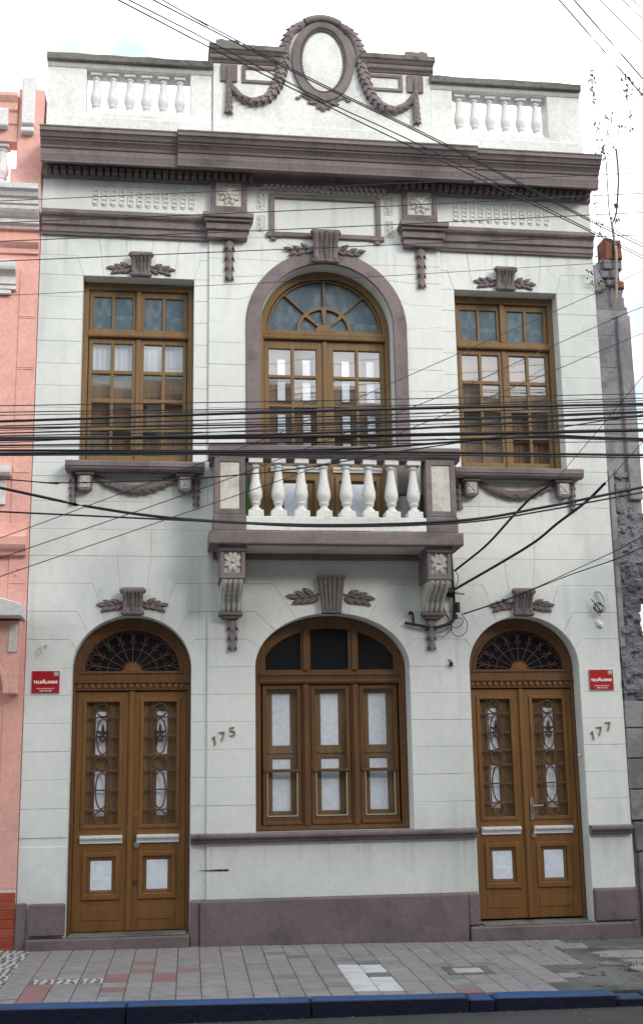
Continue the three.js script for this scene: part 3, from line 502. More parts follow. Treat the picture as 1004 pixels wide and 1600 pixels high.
// ---------------------------------------------------------------- street doors
function streetDoor(cx, lever) {
  const d = sub('door', H, cx, 0, 0), z = -.205, W = M.wood, y0 = .283, ys = 2.805;
  const fanOut = [[-.476, 2.79], [.476, 2.79], ...ell(0, 2.79, .476, .415, 0, 180, 32).slice(1, -1)];
  P('frame', [slab(arch(0, .583, .523, y0 - .06, ys, 36), [rect(-.548, .548, y0 - .02, 2.598), fanOut], -.34, z + .015, .01), cbox(-.547, .547, 2.60, 2.615, z, z + .03, .004), cbox(-.58, .58, 2.672, 2.684, z, z + .035, .004), slab([...ell(0, 2.79, .50, .44, 0, 180, 32), ...ell(0, 2.79, .476, .416, 180, 0, 32)], [], z + .01, z + .03, .005), cbox(-.52, .52, 2.765, 2.792, z, z + .028, .005)], M.woodRed, d);  // frame takes the darker wood so its colour holds the arch shade
  for (let i = 0; i < 17; i++) P('frame_dentil', cbox(-.54 + i * .0638, -.503 + i * .0638, 2.622, 2.664, z + .01, z + .035, .006), W, d);
  pane(fanOut, z - .05, M.darkGlass, d);
  // iron fan: rosette, rays with curls, inner hoop
  const g = []; const oy = 2.79, zz = z - .005;
  for (let i = 0; i < 9; i++) {
    const t = (10 + i * 20) * Math.PI / 180, e = r => [r * Math.cos(t) * .476 / .44, oy + r * Math.sin(t) * .415 / .44, zz], tx = -Math.sin(t), ty = Math.cos(t);
    g.push(bar(e(.08), e(.43), .0045, 5)); const q = e(.33);
    for (const s of [-1, 1]) { const k = (a, b) => [q[0] + Math.cos(t) * a + tx * b * s, q[1] + Math.sin(t) * a + ty * b * s, zz + .004]; g.push(tube([k(-.02, 0), k(-.03, .018), k(-.012, .03), k(0, .02)], .0045, 10, 5), tube([k(0, 0), k(.03, .012), k(.06, .02), k(.085, .045), k(.075, .062), k(.06, .058)], .0048, 14, 5)); }
    g.push(ball(q[0], q[1], zz + .004, .010, 6));
  }
  g.push(tube(ell(0, oy, .25, .225, 0, 180, 20).map(p => [p[0], p[1], zz]), .0045, 40, 5), tube(ell(0, oy, .466, .405, 0, 180, 24).map(p => [p[0], p[1], zz]), .006, 48, 5));
  P('fan_grille', g, M.iron, d);
  P('fan_rosette', [...Array.from({ length: 11 }, (_, i) => leafGeo(.115, .036, .018).rotateZ((8 + i * 16.4) * Math.PI / 180).translate(0, oy - .005, zz + .005)), slab(ell(0, oy, .045, .045, 0, 180, 12), [], zz, zz + .03, .004)], W, d);
  for (const s of [-1, 1]) {
    const [l0, l1] = xs(s, .003, .546), o0 = s < 0 ? -.446 : .118, o1 = s < 0 ? -.117 : .449, m = (o0 + o1) / 2, ly = 2.592;
    const leaf = d;
    const pc = (l0 + l1) / 2 - s * .004;
    P('door_leaf', [slab(rect(l0, l1, y0 + .012, ly), [rect(o0, o1, 1.29, 2.487), rect(pc - .14, pc + .14, .64, .99)], -.27, z, .006),
      slab(rect(o0 - .035, o1 + .035, 1.255, 2.522), [rect(o0 + .004, o1 - .004, 1.294, 2.483)], z - .002, z + .014, .007),
      slab(rect(pc - .185, pc + .185, .585, 1.035), [rect(pc - .135, pc + .135, .645, .985)], z - .002, z + .018, .009), slab(rect(pc - .145, pc + .145, .63, .995), [rect(pc - .105, pc + .105, .675, .955)], -.245, z - .004, .012),
      cbox(l0 + .10, l1 - .10, .40, .515, z - .004, z + .006, .004)], W, leaf);
    P('white_panel', cbox(pc - .103, pc + .103, .676, .953, -.25, z - .012, .004), M.panel, leaf);
    const ox = m + s * .022;
    P('recess_back', [slab(rect(o0 - .01, o1 + .01, 1.28, 2.50), [rect(ox - .052, ox + .052, 1.375, 1.81), rect(ox - .052, ox + .052, 1.965, 2.395)], -.30, -.256, .004), cbox(o0 + .045, o0 + .058, 1.30, 2.48, -.26, -.248, .003), cbox(o1 - .058, o1 - .045, 1.30, 2.48, -.26, -.248, .003)], M.shutter, leaf);
    for (const [a, b] of [[1.375, 1.81], [1.965, 2.395]]) P('white_strip', cbox(ox - .053, ox + .053, a - .002, b + .002, -.29, -.263, .002), M.panel, leaf);
    const q = [], top = 2.483, H0 = 1.193, Y = f => top - f * H0, gz = z - .012;
    const bars = [.125, .284, .4375, .5625, .719, .881].map(Y);
    for (const y of bars) q.push(cbox(o0 - .006, o1 + .006, y - .0075, y + .0075, gz - .006, gz + .011, .003));
    const x0 = lerp(o0, o1, .27), x1 = lerp(o0, o1, .735), xm = (x0 + x1) / 2;
    for (const x of [x0, x1]) q.push(bar([x, 1.29, gz], [x, 2.487, gz], .0072, 6));
    q.push(ringAt(xm, (Y(0) + bars[0]) / 2 - .004, gz + .008, .066, .063, .0085), ringAt(xm, (bars[2] + bars[3]) / 2, gz + .008, .067, .067, .0085), ringAt(xm, (bars[5] + Y(1)) / 2, gz + .008, .066, .063, .0085));
    q.push(ringAt(xm, (bars[0] + bars[2]) / 2, gz + .008, .060, .176, .008, 36), ringAt(xm, (bars[3] + bars[5]) / 2, gz + .008, .060, .178, .008, 36));
    P('grille', q, M.iron, leaf);
    const fy = bars[1] + .03;
    P('fleur_ornament', [leafGeo(.10, .032, .02).rotateZ(1.571).translate(xm, fy, gz + .012), ...[-1, 1].map(k => leafGeo(.065, .03, .02).rotateZ(1.571 - k * 1.15).translate(xm, fy, gz + .012)), ...[-1, 1].map(k => tube([[xm, fy - .01, gz + .015], [xm + k * .03, fy - .045, gz + .015], [xm + k * .038, fy - .02, gz + .015]], .008, 10, 5)), cbox(xm - .03, xm + .03, fy - .012, fy + .008, gz, gz + .024, .004)], M.darkIron, leaf);
    P('ornament_foot', [leafGeo(.07, .05, .016).rotateZ(-1.571).translate(xm, fy - .025, gz + .008), ringAt(xm, fy - .06, gz + .012, .028, .02, .006, 14)], M.iron, leaf);
    P('ledge', prof([[z - .01, 1.118], [z + .02, 1.118], [z + .022, 1.138], [z + .028, 1.142], [z + .03, 1.155], [z + .05, 1.162], [z + .055, 1.172], [z + .055, 1.188], [z - .01, 1.196]], (l0 + l1) / 2 - .205, (l0 + l1) / 2 + .205), M.ledge, leaf);
  }
  P('astragal', cbox(-.026, .026, y0 + .012, 2.59, z - .01, z + .026, .007), W, d);
  if (lever) {
    P('lock_plate', cbox(.043, .085, 1.255, 1.475, z, z + .012, .003), M.steel, d);
    P('lever_handle', [bar([.064, 1.395, z + .01], [.064, 1.395, z + .055], .009), bar([.058, 1.395, z + .055], [.165, 1.398, z + .055], .009), ball(.165, 1.398, z + .055, .009, 6)], M.steel, d);
    P('keyhole', cbox(.060, .068, 1.315, 1.345, z + .012, z + .014, .001), M.black, d);
    P('lock_cylinder', bar([.068, 1.10, z], [.068, 1.10, z + .016], .026, 14), M.steel, d);
    P('panel_crack', [cbox(2.405 - 2.0106, 2.409 - 2.0106, .40, .60, z + .0005, z + .0022, .0005), cbox(.30, .395, .515, .519, z + .0005, z + .0022, .0005), cbox(.385, .41, .405, .425, z, z + .006, .002)], M.darkIron, d);
    P('strike_box', bar([.575, 1.9, -.12], [.56, 1.9, -.08], .018, 8), M.cream, d);
  } else {
    P('lock_cylinder', [bar([.068, 1.10, z], [.068, 1.10, z + .02], .030, 16), cbox(.062, .074, 1.085, 1.115, z + .02, z + .024, .002)], M.steel, d);
    P('old_lock', bar([.066, .75, z], [.066, .75, z + .012], .026, 14), M.darkIron, d);
    P('lock_scar', cbox(.03, .10, 1.36, 1.41, z - .002, z + .004, .003), M.shutter, d);
  }
}
streetDoor(-2.0106, false); streetDoor(2.0106, true);

// ---------------------------------------------------------------- balcony
const balG = balusterGeo(.60, .155);
const B = sub('balcony', H);
P('floor_slab', [prof([[.022, 3.985], [.06, 3.985], [.06, 3.97], [.54, 3.975], [.545, 3.985], [.545, 4.095], [.535, 4.105], [.022, 4.115]], -1.275, 1.275), cbox(-1.22, 1.22, 3.90, 3.972, .032, .07, .008)], M.trim, B);
P('soffit', cbox(-1.10, 1.10, 3.962, 3.984, .075, .47, .003), M.cream, B);
P('base_strip', slab(rect(-.918, .918, 4.117, 4.262), [ell(-.45, 4.117, .11, .028, 0, 180, 8), ell(.45, 4.117, .11, .028, 0, 180, 8)].map(h => h.map(p => [p[0], p[1] + .004])), .37, .505, .006), M.white, B);
mir(s => {
  const [a, b] = xs(s, .92, 1.225), c = (a + b) / 2;
  P('pier', [cbox(a, b, 4.107, 4.87, .25, .49, .008), cbox(a - .012, b + .012, 4.107, 4.275, .24, .515, .01), slab(rect(a, b, 4.275, 4.87), [rect(a + .055, b - .055, 4.33, 4.81)], .485, .508, .006)], M.trim, B);
  P('pier_panel', cbox(a + .056, b - .056, 4.332, 4.808, .47, .498, .003), M.cream, B);
  const e = s * 1.15; P('side_rail', [cbox(...xs(s, 1.07, 1.225), 4.107, 4.262, .03, .248, .006), cbox(...xs(s, 1.05, 1.26), 4.87, 4.985, .03, .236, .008)], M.trim, B);
  const m = P('baluster', balG, M.white, B); m.position.set(s * 1.15, 4.262, .14);
  // console bracket
  const k = sub('bracket', H, s * 1.04, 0, 0);
  P('bracket_block', [slab(rect(-.122, .122, 3.655, 3.972), [rect(-.082, .082, 3.70, 3.93)], .40, .452, .006), cbox(-.122, .122, 3.655, 3.972, .032, .41, .004), cbox(-.14, .14, 3.915, 3.972, .032, .475, .008), cbox(-.13, .13, 3.64, 3.665, .032, .455, .006)], M.trim, k);
  const ros = [cbox(-.081, .081, 3.702, 3.928, .405, .425, .002)]; for (let i = 0; i < 8; i++) ros.push(leafGeo(.115, .07, .028, .12).rotateZ(i * .7854 + .39).scale(.85, 1.1, 1).translate(0, 3.815, .424)); ros.push(ball(0, 3.815, .445, .022, 8));
  P('rosette', ros, M.cream, k);
  const S = [[.04, 3.36], [.10, 3.36], [.13, 3.375], [.16, 3.41], [.19, 3.46], [.235, 3.50], [.31, 3.535], [.38, 3.565], [.425, 3.605], [.44, 3.64], [.04, 3.64]];
  const g = [prof(S, -.105, .105)]; for (const t of [-.075, -.025, .025, .075]) { g.push(tube(S.slice(1, -1).map(([z, y]) => [t, y - .002, z + .002]), .016, 24, 6)); if (Math.abs(t) > 0) for (let i = 1; i < 8; i++) { const p = S[1 + i]; if (p) g.push(ball(t + .025 * (t < 0 ? 1 : -1), p[1], p[0] + .006, .010, 5)); } }
  P('scroll', g, M.cream, k);
  P('bracket_foot', [cbox(-.122, .122, 3.318, 3.358, .032, .135, .006), cbox(-.085, .085, 3.29, 3.317, .032, .115, .006)], M.trim, k);
});
for (let i = 0; i < 8; i++) { const m = P('baluster', balG, M.white, B); m.position.set(-.811 + i * .2306, 4.262, .42); m.rotation.y = rr(-.08, .08); }
P('hand_rail', [prof([[.30, 4.86], [.49, 4.86], [.50, 4.875], [.52, 4.885], [.535, 4.90], [.545, 4.915], [.545, 4.975], [.535, 4.99], [.30, 4.995], [.29, 4.985], [.29, 4.875]], -1.28, 1.28)], M.trim, B);
// ---------------------------------------------------------------- signs, numbers and small fittings on the front
function alarmSign(x0, x1, y0, y1, label) {
  const s = base('alarm_sign', (x0 + x1) / 2, y0, 0); tag(s, label, 'sign', 'red alarm signs');
  const w = x1 - x0, h = y1 - y0, c = document.createElement('canvas'); c.width = 512; c.height = 416; const g = c.getContext('2d');
  g.fillStyle = '#a80d14'; g.fillRect(0, 0, 512, 416); g.fillStyle = '#ffffff'; g.textAlign = 'center';
  g.font = 'bold 62px sans-serif'; const word = [['TELE', 62], ['A', 92], ['LARME', 62]]; let tw = 0; for (const [t, z] of word) { g.font = `bold ${z}px sans-serif`; tw += g.measureText(t).width; }
  const k = 450 / tw; g.save(); g.translate(256 - 225, 236); g.scale(k, 1.12); g.textAlign = 'left'; let x = 0; for (const [t, z] of word) { g.font = `bold ${z}px sans-serif`; g.fillText(t, x, 0); g.strokeStyle = '#ffffff'; g.lineWidth = 3; g.strokeText(t, x, 0); x += g.measureText(t).width; } g.restore();
  g.font = 'bold 27px sans-serif'; g.textAlign = 'center'; g.fillText('LOCAL MONITORADO 24H', 256, 342);
  for (let i = 0; i < 12; i++) if (i !== 4 && i !== 8) g.fillRect(150 + i * 19, 366, 13, 20);
  const t = new THREE.CanvasTexture(c); t.colorSpace = THREE.SRGBColorSpace;
  P('sign_board', cbox(-w / 2, w / 2, 0, h, .002, .012, .002), M.signEdge, s);
  const f = P('sign_face', new THREE.PlaneGeometry(w - .008, h - .008).translate(0, h / 2, .0135), std({ map: t, roughness: .4 }), s);
  f.geometry = new THREE.PlaneGeometry(w - .008, h - .008).translate(0, h / 2, .0135);
  P('seal', [bar([w / 2 - .034, h - .03, .012], [w / 2 - .034, h - .03, .0165], .028, 16)], std({ color: new THREE.Color().setRGB(.30, .30, .25), roughness: .6 }), s);
  P('seal_mark', [cbox(w / 2 - .052, w / 2 - .018, h - .028, h - .022, .0165, .018, .0005), cbox(w / 2 - .048, w / 2 - .020, h - .040, h - .034, .0165, .018, .0005)], M.white, s);
}
M.signEdge = std({ color: new THREE.Color().setRGB(.62, .45, .45), roughness: .5 });
alarmSign(-2.982, -2.711, 2.563, 2.783, 'red and white alarm sign on the wall left of the left street door');
alarmSign(2.693, 2.957, 2.557, 2.771, 'red and white alarm sign on the wall right of the right street door');
const font = await new FontLoader().loadAsync('fonts/droid/droid_sans_regular.typeface.json');
function houseNumber(list, z, label) {
  const n = base('house_number', list[0][1], list[0][2], z); tag(n, label, 'house number');
  for (const [ch, x, y] of list) { const g = new TextGeometry(ch, { font, size: .088, depth: .010, curveSegments: 5, bevelEnabled: true, bevelSize: .0012, bevelThickness: .0015, bevelSegments: 1 }); g.computeBoundingBox(); const b = g.boundingBox; g.translate(-(b.min.x + b.max.x) / 2, -(b.min.y + b.max.y) / 2, 0).rotateZ(.10); const m = P('digit', g, M.bronze, n); m.position.set(x - list[0][1], y - list[0][2], .003); }
}
houseNumber([['1', -1.203, 2.085], ['7', -1.118, 2.128], ['5', -1.018, 2.172]], .031, 'small dark metal house number 175 between left door and window');
houseNumber([['1', 2.688, 2.092], ['7', 2.772, 2.137], ['7', 2.869, 2.185]], .001, 'small dark metal house number 177 right of the right street door');
tag(P('pipe_stub', [tube([[-2.887, 2.945, .05], [-2.893, 2.985, .062], [-2.883, 3.025, .062], [-2.868, 3.04, .035], [-2.865, 3.042, -.02]], .013, 24, 8), bar([-2.865, 3.042, 0], [-2.865, 3.042, .012], .022, 10)], M.cream), 'short white bent pipe stub above the left alarm sign', 'pipe');
{
  const k = base('wall_hook', 2.87, 3.45, 0); tag(k, 'white wall pipe hook holding a small coil of black wire', 'wall hook');
  P('hook_pipe', [tube([[-.025, .145, -.02], [-.022, .14, .045], [.008, .105, .05], [.034, .045, .05], [.026, .005, .05], [.012, -.01, .05]], .013, 26, 8)], M.cream, k);
  P('wire_coil', [ringAt(-.045, -.03, .05, .052, .045, .0045, 18), ringAt(-.03, -.045, .058, .058, .04, .0045, 18), ringAt(-.04, -.035, .066, .04, .055, .004, 18), tube([[-.115, .055, .05], [-.075, .0, .06], [-.03, -.06, .06], [-.02, -.10, .05]], .006, 16, 5), tube([[-.03, -.06, .055], [-.045, -.10, .05], [-.02, -.12, .045]], .004, 10, 5)], M.wire, k);
}
tag(P('mortar_lump', [ball(2.845, 3.247, .0, .035, 9).scale(1, 1, 1), ball(2.825, 3.27, 0, .022, 7), ball(2.862, 3.225, 0, .024, 7), ball(2.838, 3.285, 0, .016, 7)], M.white), 'lump of white mortar on the wall below the wire hook', 'mortar lump');
tag(P('junction_box', [cbox(1.205, 1.235, 2.805, 2.852, .03, .07, .005), tube([[1.22, 2.852, .05], [1.215, 2.872, .045], [1.19, 2.87, .034]], .005, 10, 5)], M.black), 'tiny black box on the wall left of the right arch', 'junction box');
{
  const c = document.createElement('canvas'); c.width = 256; c.height = 64; const g = c.getContext('2d'); g.fillStyle = '#000'; g.fillRect(0, 0, 256, 64);
  for (let i = 0; i < 900; i++) { const u = rnd(), x = 30 + u * 210, y = 32 + (rnd() - .5) * lerp(10, 26, u) * (rnd()), a = lerp(.03, .28, u); g.fillStyle = `rgba(255,255,255,${a})`; g.beginPath(); g.arc(x, y, rr(1.5, 5), 0, 6.3); g.fill(); }
  g.fillStyle = 'rgba(255,255,255,.9)'; g.fillRect(150, 29, 92, 8);
  const m = P('paint_smear', cbox(0, .01, 0, .01, 0, .01), new THREE.MeshStandardMaterial({ color: 0x08080a, alphaMap: new THREE.CanvasTexture(c), transparent: true, roughness: .9 }), H); m.geometry = new THREE.PlaneGeometry(.36, .07).translate(-1.215, .853, .0345);
}
// cable bracket by the right console
{
  const k = base('cable_junction', 1.25, 3.3, 0); tag(k, 'black conduit, insulator and clamp box beside the right balcony bracket', 'cable junction');
  const o = a => a.map(([x, y, z]) => [x - 1.25, y - 3.3, z]);
  P('conduit', tube(o([[1.258, 3.99, .06], [1.263, 3.741, .07], [1.271, 3.40, .07], [1.258, 3.286, .07], [1.209, 3.246, .075], [1.080, 3.206, .08], [0.959, 3.213, .08], [0.745, 3.252, .07]]), .0165, 60, 8), M.wire, k);
  P('conduit_elbow', tube(o([[.832, 3.22, .07], [.834, 3.31, .07], [.826, 3.35, .07], [.805, 3.358, .07], [.795, 3.335, .07]]), .014, 24, 8), M.wire, k);
  P('insulator', [...[0, 1, 2, 3].map(i => { const x = 1.175 + i * .026; return bar([x - 1.25, .262, .10], [x + .016 - 1.25, .262, .10], [.042, .052, .05, .04][i], 14); }), bar([-.10, .262, .10], [.05, .262, .10], .012, 8), bar([-.06, .30, .06], [-.06, .44, .06], .008, 6)], M.black, k);
  P('clamp_box', [cbox(.035, .075, .06, .165, .03, .10, .006), cbox(.02, .05, -.01, .04, .04, .09, .005)], M.black, k);
  P('brass_clamp', [bar([.03, .255, .11], [.12, .245, .12], .011, 6), bar([-.045, .195, .09], [-.02, .215, .09], .010, 6)], std({ color: new THREE.Color().setRGB(.35, .24, .09), metalness: .5, roughness: .5 }), k);
  const L = [[[1.255, 3.82, .09], [1.312, 3.76, .09], [1.318, 3.69, .09], [1.294, 3.637, .09], [1.267, 3.61, .09]], [[1.204, 3.581, .08], [1.121, 3.527, .06], [1.119, 3.473, .06], [1.181, 3.340, .06], [1.225, 3.241, .06], [1.216, 3.175, .06], [1.153, 3.115, .06], [1.065, 3.109, .06]],
    [[1.198, 3.542, .08], [1.148, 3.475, .05], [1.209, 3.302, .05], [1.228, 3.255, .05]], [[1.234, 3.242, .06], [1.244, 3.156, .05], [1.311, 3.113, .05], [1.387, 3.156, .05], [1.404, 3.255, .05], [1.347, 3.355, .05]], [[1.226, 3.241, .06], [1.163, 3.175, .055], [1.034, 3.152, .055], [0.869, 3.23, .06]], [[1.24, 3.22, .06], [1.29, 3.20, .05], [1.35, 3.24, .05], [1.36, 3.29, .05], [1.31, 3.31, .06]]];
  P('loose_wires', L.map(l => tube(o(l), .004, 40, 5)), M.wire, k);
}
// things on the balcony
tag(P('green_rod', [bar([-.90, 4.26, .31], [-.905, 4.86, .33], .010, 8), bar([-.90, 4.60, .34], [-.86, 4.28, .35], .010, 8), ball(-.905, 4.87, .33, .013, 7)], std({ color: new THREE.Color().setRGB(.06, .52, .05), roughness: .5 })), 'bright green plastic rod behind the left balcony pier', 'plastic rod');
{
  const b = base('bucket', .79, 4.117, .22); tag(b, 'grey plastic bucket with dark rim behind the right balusters', 'bucket');
  P('bucket_body', lathe([[.001, 0], [.11, 0], [.115, .01], [.145, .42], [.138, .42], [.105, .02], [.001, .02]], 24), M.greyPlastic, b);
  P('bucket_rim', boxUV(new THREE.TorusGeometry(.146, .011, 8, 28).rotateX(Math.PI / 2).translate(0, .42, 0)), M.black, b);
}
// ---------------------------------------------------------------- pavement, kerb, road
const ground = P('ground', new THREE.PlaneGeometry(400, 400).rotateX(-Math.PI / 2).translate(0, -.35, 0), std({ color: new THREE.Color().setRGB(.12, .12, .10), roughness: 1 })); ground.userData.kind = 'structure';
const asphalt = texture(1024, 1024, (u, v) => { const n = tf(u, v, 8, 5, 201), f = tnoise(u, v, 420, 209), s = sstep(.82, .95, tnoise(u, v, 260, 215)); const b = .026 + .034 * n + .022 * f * f + .035 * s; return [b, b, b * 1.03]; }, 2.4, 2.4);
const road = P('road', cbox(-60, 60, -.3, -.012, 2.2, 10.6, .002), std({ map: asphalt, bumpMap: bumpFine, bumpScale: .012, roughness: .75 })); road.userData.kind = 'structure';
P('far_pavement', cbox(-60, 60, -.3, .12, 10.602, 15.4, .02), std({ map: trimMap([.26, .26, .27], [.15, .15, .15], 220), roughness: .9 })).userData.kind = 'structure';
const pave = base('pavement'); pave.userData.kind = 'structure';
{ const u = new THREE.Vector3(.99962, -.0115, .02499), n = new THREE.Vector3(.01112, .99983, .01503), v = new THREE.Vector3(-.02516, -.01475, .99957); pave.quaternion.setFromRotationMatrix(new THREE.Matrix4().makeBasis(u, n, v)); pave.position.set(0, .1475, .05); }
M.mortar = std({ map: trimMap([.13, .13, .12], [.06, .065, .055], 231), bumpMap: bumpFine, bumpScale: .006, roughness: .95 });
P('pavement_bed', cbox(-12, 12, -.3, -.010, -.4, 2.56, .002), M.mortar, pave);
const ribbed = (c, d, s) => texture(512, 512, (u, v) => {          // two tiles wide; fine ribs pressed into the cement
  const k = .55 * sstep(.4, .8, tf(u, v, 5, 5, s)) + .3 * sstep(.55, .85, tf(u, v, 24, 3, s + 4)), g = .9 + .2 * tnoise(u, v, 200, s + 7), col = mixc(c, d, k); return col.map(x => x * g);
}, .39, .39);
const ribBump = texture(256, 256, (u, v) => grey(.55 + .35 * Math.sin(v * 2 * Math.PI * 9) + .1 * tnoise(u, v, 90, 240)), .2, .2, false);
M.tileGrey = [[.285, .263, .268], [.255, .238, .246], [.315, .292, .294], [.22, .205, .21]].map((c, i) => std({ map: ribbed(c, [.16, .155, .152], 250 + i * 9), bumpMap: ribBump, bumpScale: .0025, roughness: .8 }));
M.tileRed = [[.30, .155, .155], [.27, .13, .135]].map((c, i) => std({ map: ribbed(c, [.20, .15, .15], 290 + i * 7), bumpMap: ribBump, bumpScale: .0025, roughness: .8 }));
M.tileWhite = std({ map: ribbed([.62, .62, .64], [.42, .42, .43], 310), bumpMap: ribBump, bumpScale: .003, roughness: .7 });
M.tileDark = std({ map: ribbed([.17, .17, .19], [.12, .12, .13], 316), roughness: .8 });
M.mosaic = std({ map: texture(512, 512, (u, v) => { const q = .5 + .5 * Math.sin((u + v) * 2 * Math.PI * 3 + 3 * tf(u, v, 6, 2, 322)) * Math.sin((u - v) * 2 * Math.PI * 3), s = tnoise(u, v, 42, 325), c = q * .7 + s * .5 > .62 ? .62 : .09; return grey(c * (.8 + .3 * tnoise(u, v, 160, 327))); }, .39, .39), bumpMap: bumpFine, bumpScale: .006, roughness: .85 });
const isCover = (i, k) => (i >= 15 && i <= 17) && (k === 7 || k === 8);
const broken = (x, z) => { const e = lerp(1.55, 2.0, sstep(2.4, .7, z)) + .12 * Math.sin(z * 7); return x > e && x < 4.2 && !(x > 2.45 && z > 1.3 && z < 1.8); };
const tg = {}; const tileG = (w, d, b) => tg[w + '_' + d + '_' + b] ??= (() => { const g = merge(cbox(-w / 2, w / 2, -.03, 0, -d / 2, d / 2, .004)), q = g.attributes.uv; for (let i = 0; i < q.count; i++) q.setXY(i, q.getX(i) + b * .11, q.getY(i) + b * .2); return g; })();
const kinds = (i, k) => {
  if (i <= -4) return M.mosaic; if (k === 8 && i >= -3 && i <= 0) return M.mosaic;
  if ((i === -3 || i === -2) && k >= 9) return M.tileRed[0];
  if ((i === 1 && (k === 7 || k === 10)) || (i === 2 && (k === 4 || k === 6)) || (i === 3 && (k === 7 || k === 8)) || (i === 4 && k === 6) || (i === 19 && k === 1) || (i === 20 && k === 1) || (k === 12 && i === 15)) return M.tileRed[(i + k) % 2];
  if (i === 1 && k === 8) return M.tileRed[1];
  if ((i === 11 || i === 12) && k >= 6 && k <= 11) return i === 12 && k === 8 ? M.tileDark : M.tileWhite;
  if ((i === 9 && k === 3) || (i === 12 && k === 5)) return M.tileDark;
  if ((i === 22 && k === 0) || (i === 23 && k === 1)) return M.tileWhite;
  return null;
};
const cells = []; for (let i = -40; i < 50; i++) for (let k = 0; k < 13; k++) { const x = -2.31 + .195 * (i + .5), z = .02 + .2 * (k + .5); if (isCover(i, k) || broken(x, z)) continue; cells.push([i, k, x, z, i <= -4 && i > -9 ? -1 : Math.hypot((x + .4 - (x > 1.4 ? .2 : 0)) * 1.0, (z - 2.0) * 1.25)]); }
cells.sort((p, q) => p[4] - q[4]);
const farTiles = [];
cells.forEach(([i, k, x, z], n) => {
  const m = kinds(i, k) || M.tileGrey[Math.floor(hash3(i, k, 3) * hash3(i + 9, k >> 2, 5) * 4)], y = (hash3(i, k, 9) - .5) * .004, d = k === 12 ? .15 : .2;
  if (n < 299) { const t = P('paving_tile', tileG(.189, d - .007, Math.floor(hash3(i, k, 1) * 4)), m, pave); t.position.set(x, y, z - (.2 - d) / 2); t.rotation.set((hash3(i, k, 4) - .5) * .012, 0, (hash3(i, k, 5) - .5) * .012); }
  else farTiles.push(merge(cbox(x - .0945, x + .0945, -.03, y, z - d / 2 + .0035, z + d / 2 - .0035, .003)));
});
for (const k of [7, 8]) for (const [a, b] of [[.618, .710], [1.100, 1.197]]) P('paving_tile', cbox(a, b, -.03, 0, .02 + .2 * k + .0035, .02 + .2 * k + .1965, .004), M.tileGrey[1], pave);
P('distant_tiles', farTiles, M.tileGrey[0], pave).userData.kind = 'stuff';
// patched and broken part by the right door
const patch = (x, z, w, d, n, h, m) => { const pts = []; for (let i = 0; i < n; i++) { const t = i / n * 6.2832, r = rr(.82, 1.1), c = Math.cos(t), s = Math.sin(t), q = 1 / Math.max(Math.abs(c), Math.abs(s)) * .9; pts.push([x + w * c * r * lerp(1, q, .7), -(z + d * s * r * lerp(1, q, .7))]); } P('patch_slab', boxUV(slab(pts, [], 0, .05, .006).rotateX(-Math.PI / 2).translate(0, h - .05, 0)), m, pave); };
M.concrete = std({ map: trimMap([.23, .225, .215], [.11, .11, .10], 341, 1.2), bumpMap: bumpTrowel, bumpScale: .012, roughness: .9 });
M.concreteDark = std({ map: trimMap([.15, .15, .145], [.075, .08, .07], 347, 1.2), bumpMap: bumpTrowel, bumpScale: .014, roughness: .85 });
patch(2.05, 1.10, .26, .36, 14, -.004, M.concreteDark); patch(1.95, 1.98, .32, .42, 15, -.006, M.concreteDark); patch(2.55, .95, .34, .22, 12, .004, M.tileGrey[2]); patch(2.62, .42, .40, .22, 12, -.004, M.concreteDark);
patch(2.5, 1.72, .22, .16, 10, .006, M.tileGrey[0]); patch(2.62, 2.1, .28, .2, 10, .0, M.concrete); patch(3.2, 1.1, .35, .5, 13, -.006, M.concrete); patch(3.3, 2.0, .45, .5, 13, -.006, M.concreteDark); patch(3.4, .35, .45, .3, 13, -.002, M.concrete);
patch(2.18, .42, .16, .15, 8, .004, M.tileGrey[2]); patch(2.28, 1.42, .17, .1, 9, .004, M.concrete); patch(2.32, 1.75, .10, .07, 8, -.002, M.black);
patch(1.9, .36, .12, .16, 8, .003, M.tileGrey[1]);
const RB = [];
for (let i = 0; i < 130; i++) { const x = rr(1.7, 3.6), z = rr(.05, 2.4), r = rr(.008, .028); RB.push(merge(new THREE.DodecahedronGeometry(r).scale(1, .6, 1).rotateY(i).translate(x, -.004, z))); }
{ const r = P('rubble', RB, M.concrete, pave); r.userData.kind = 'stuff'; }
{ const q = []; for (let i = 0; i < 420; i++) { const a = rnd(); const x = a < .55 ? rr(2.3, 3.05) : rr(-3, 3.3), z = a < .55 ? rr(1.45, 1.62) : rr(.02, .09), h = rr(.012, .045), t = rr(0, 6.28); q.push(fromTris([[[x - .003, -.008, z], [x + .003, -.008, z], [x + Math.cos(t) * h * .7, h, z + Math.sin(t) * h * .7]]])); } const w = P('weeds', q, std({ color: new THREE.Color().setRGB(.07, .11, .03), roughness: .9 }), pave); w.userData.kind = 'stuff'; }
// water meter cover
{
  const c = base('meter_cover'); c.quaternion.copy(pave.quaternion); const p = new THREE.Vector3(.905, 0, 1.62).applyQuaternion(pave.quaternion).add(pave.position); c.position.copy(p); tag(c, 'square pale meter cover in a dark iron frame set in the pavement', 'meter cover');
  P('cover_frame', boxUV(slab(rect(-.19, .19, -.185, .185), [rect(-.125, .125, -.115, .115)], 0, .05, .004).rotateX(-Math.PI / 2).translate(0, -.046, 0)), M.concreteDark, c);
  P('cover_lid', cbox(-.121, .121, -.03, .002, -.111, .111, .004), std({ map: ribbed([.48, .48, .50], [.33, .33, .34], 360), bumpMap: ribBump, bumpScale: .004, roughness: .7 }), c);
}
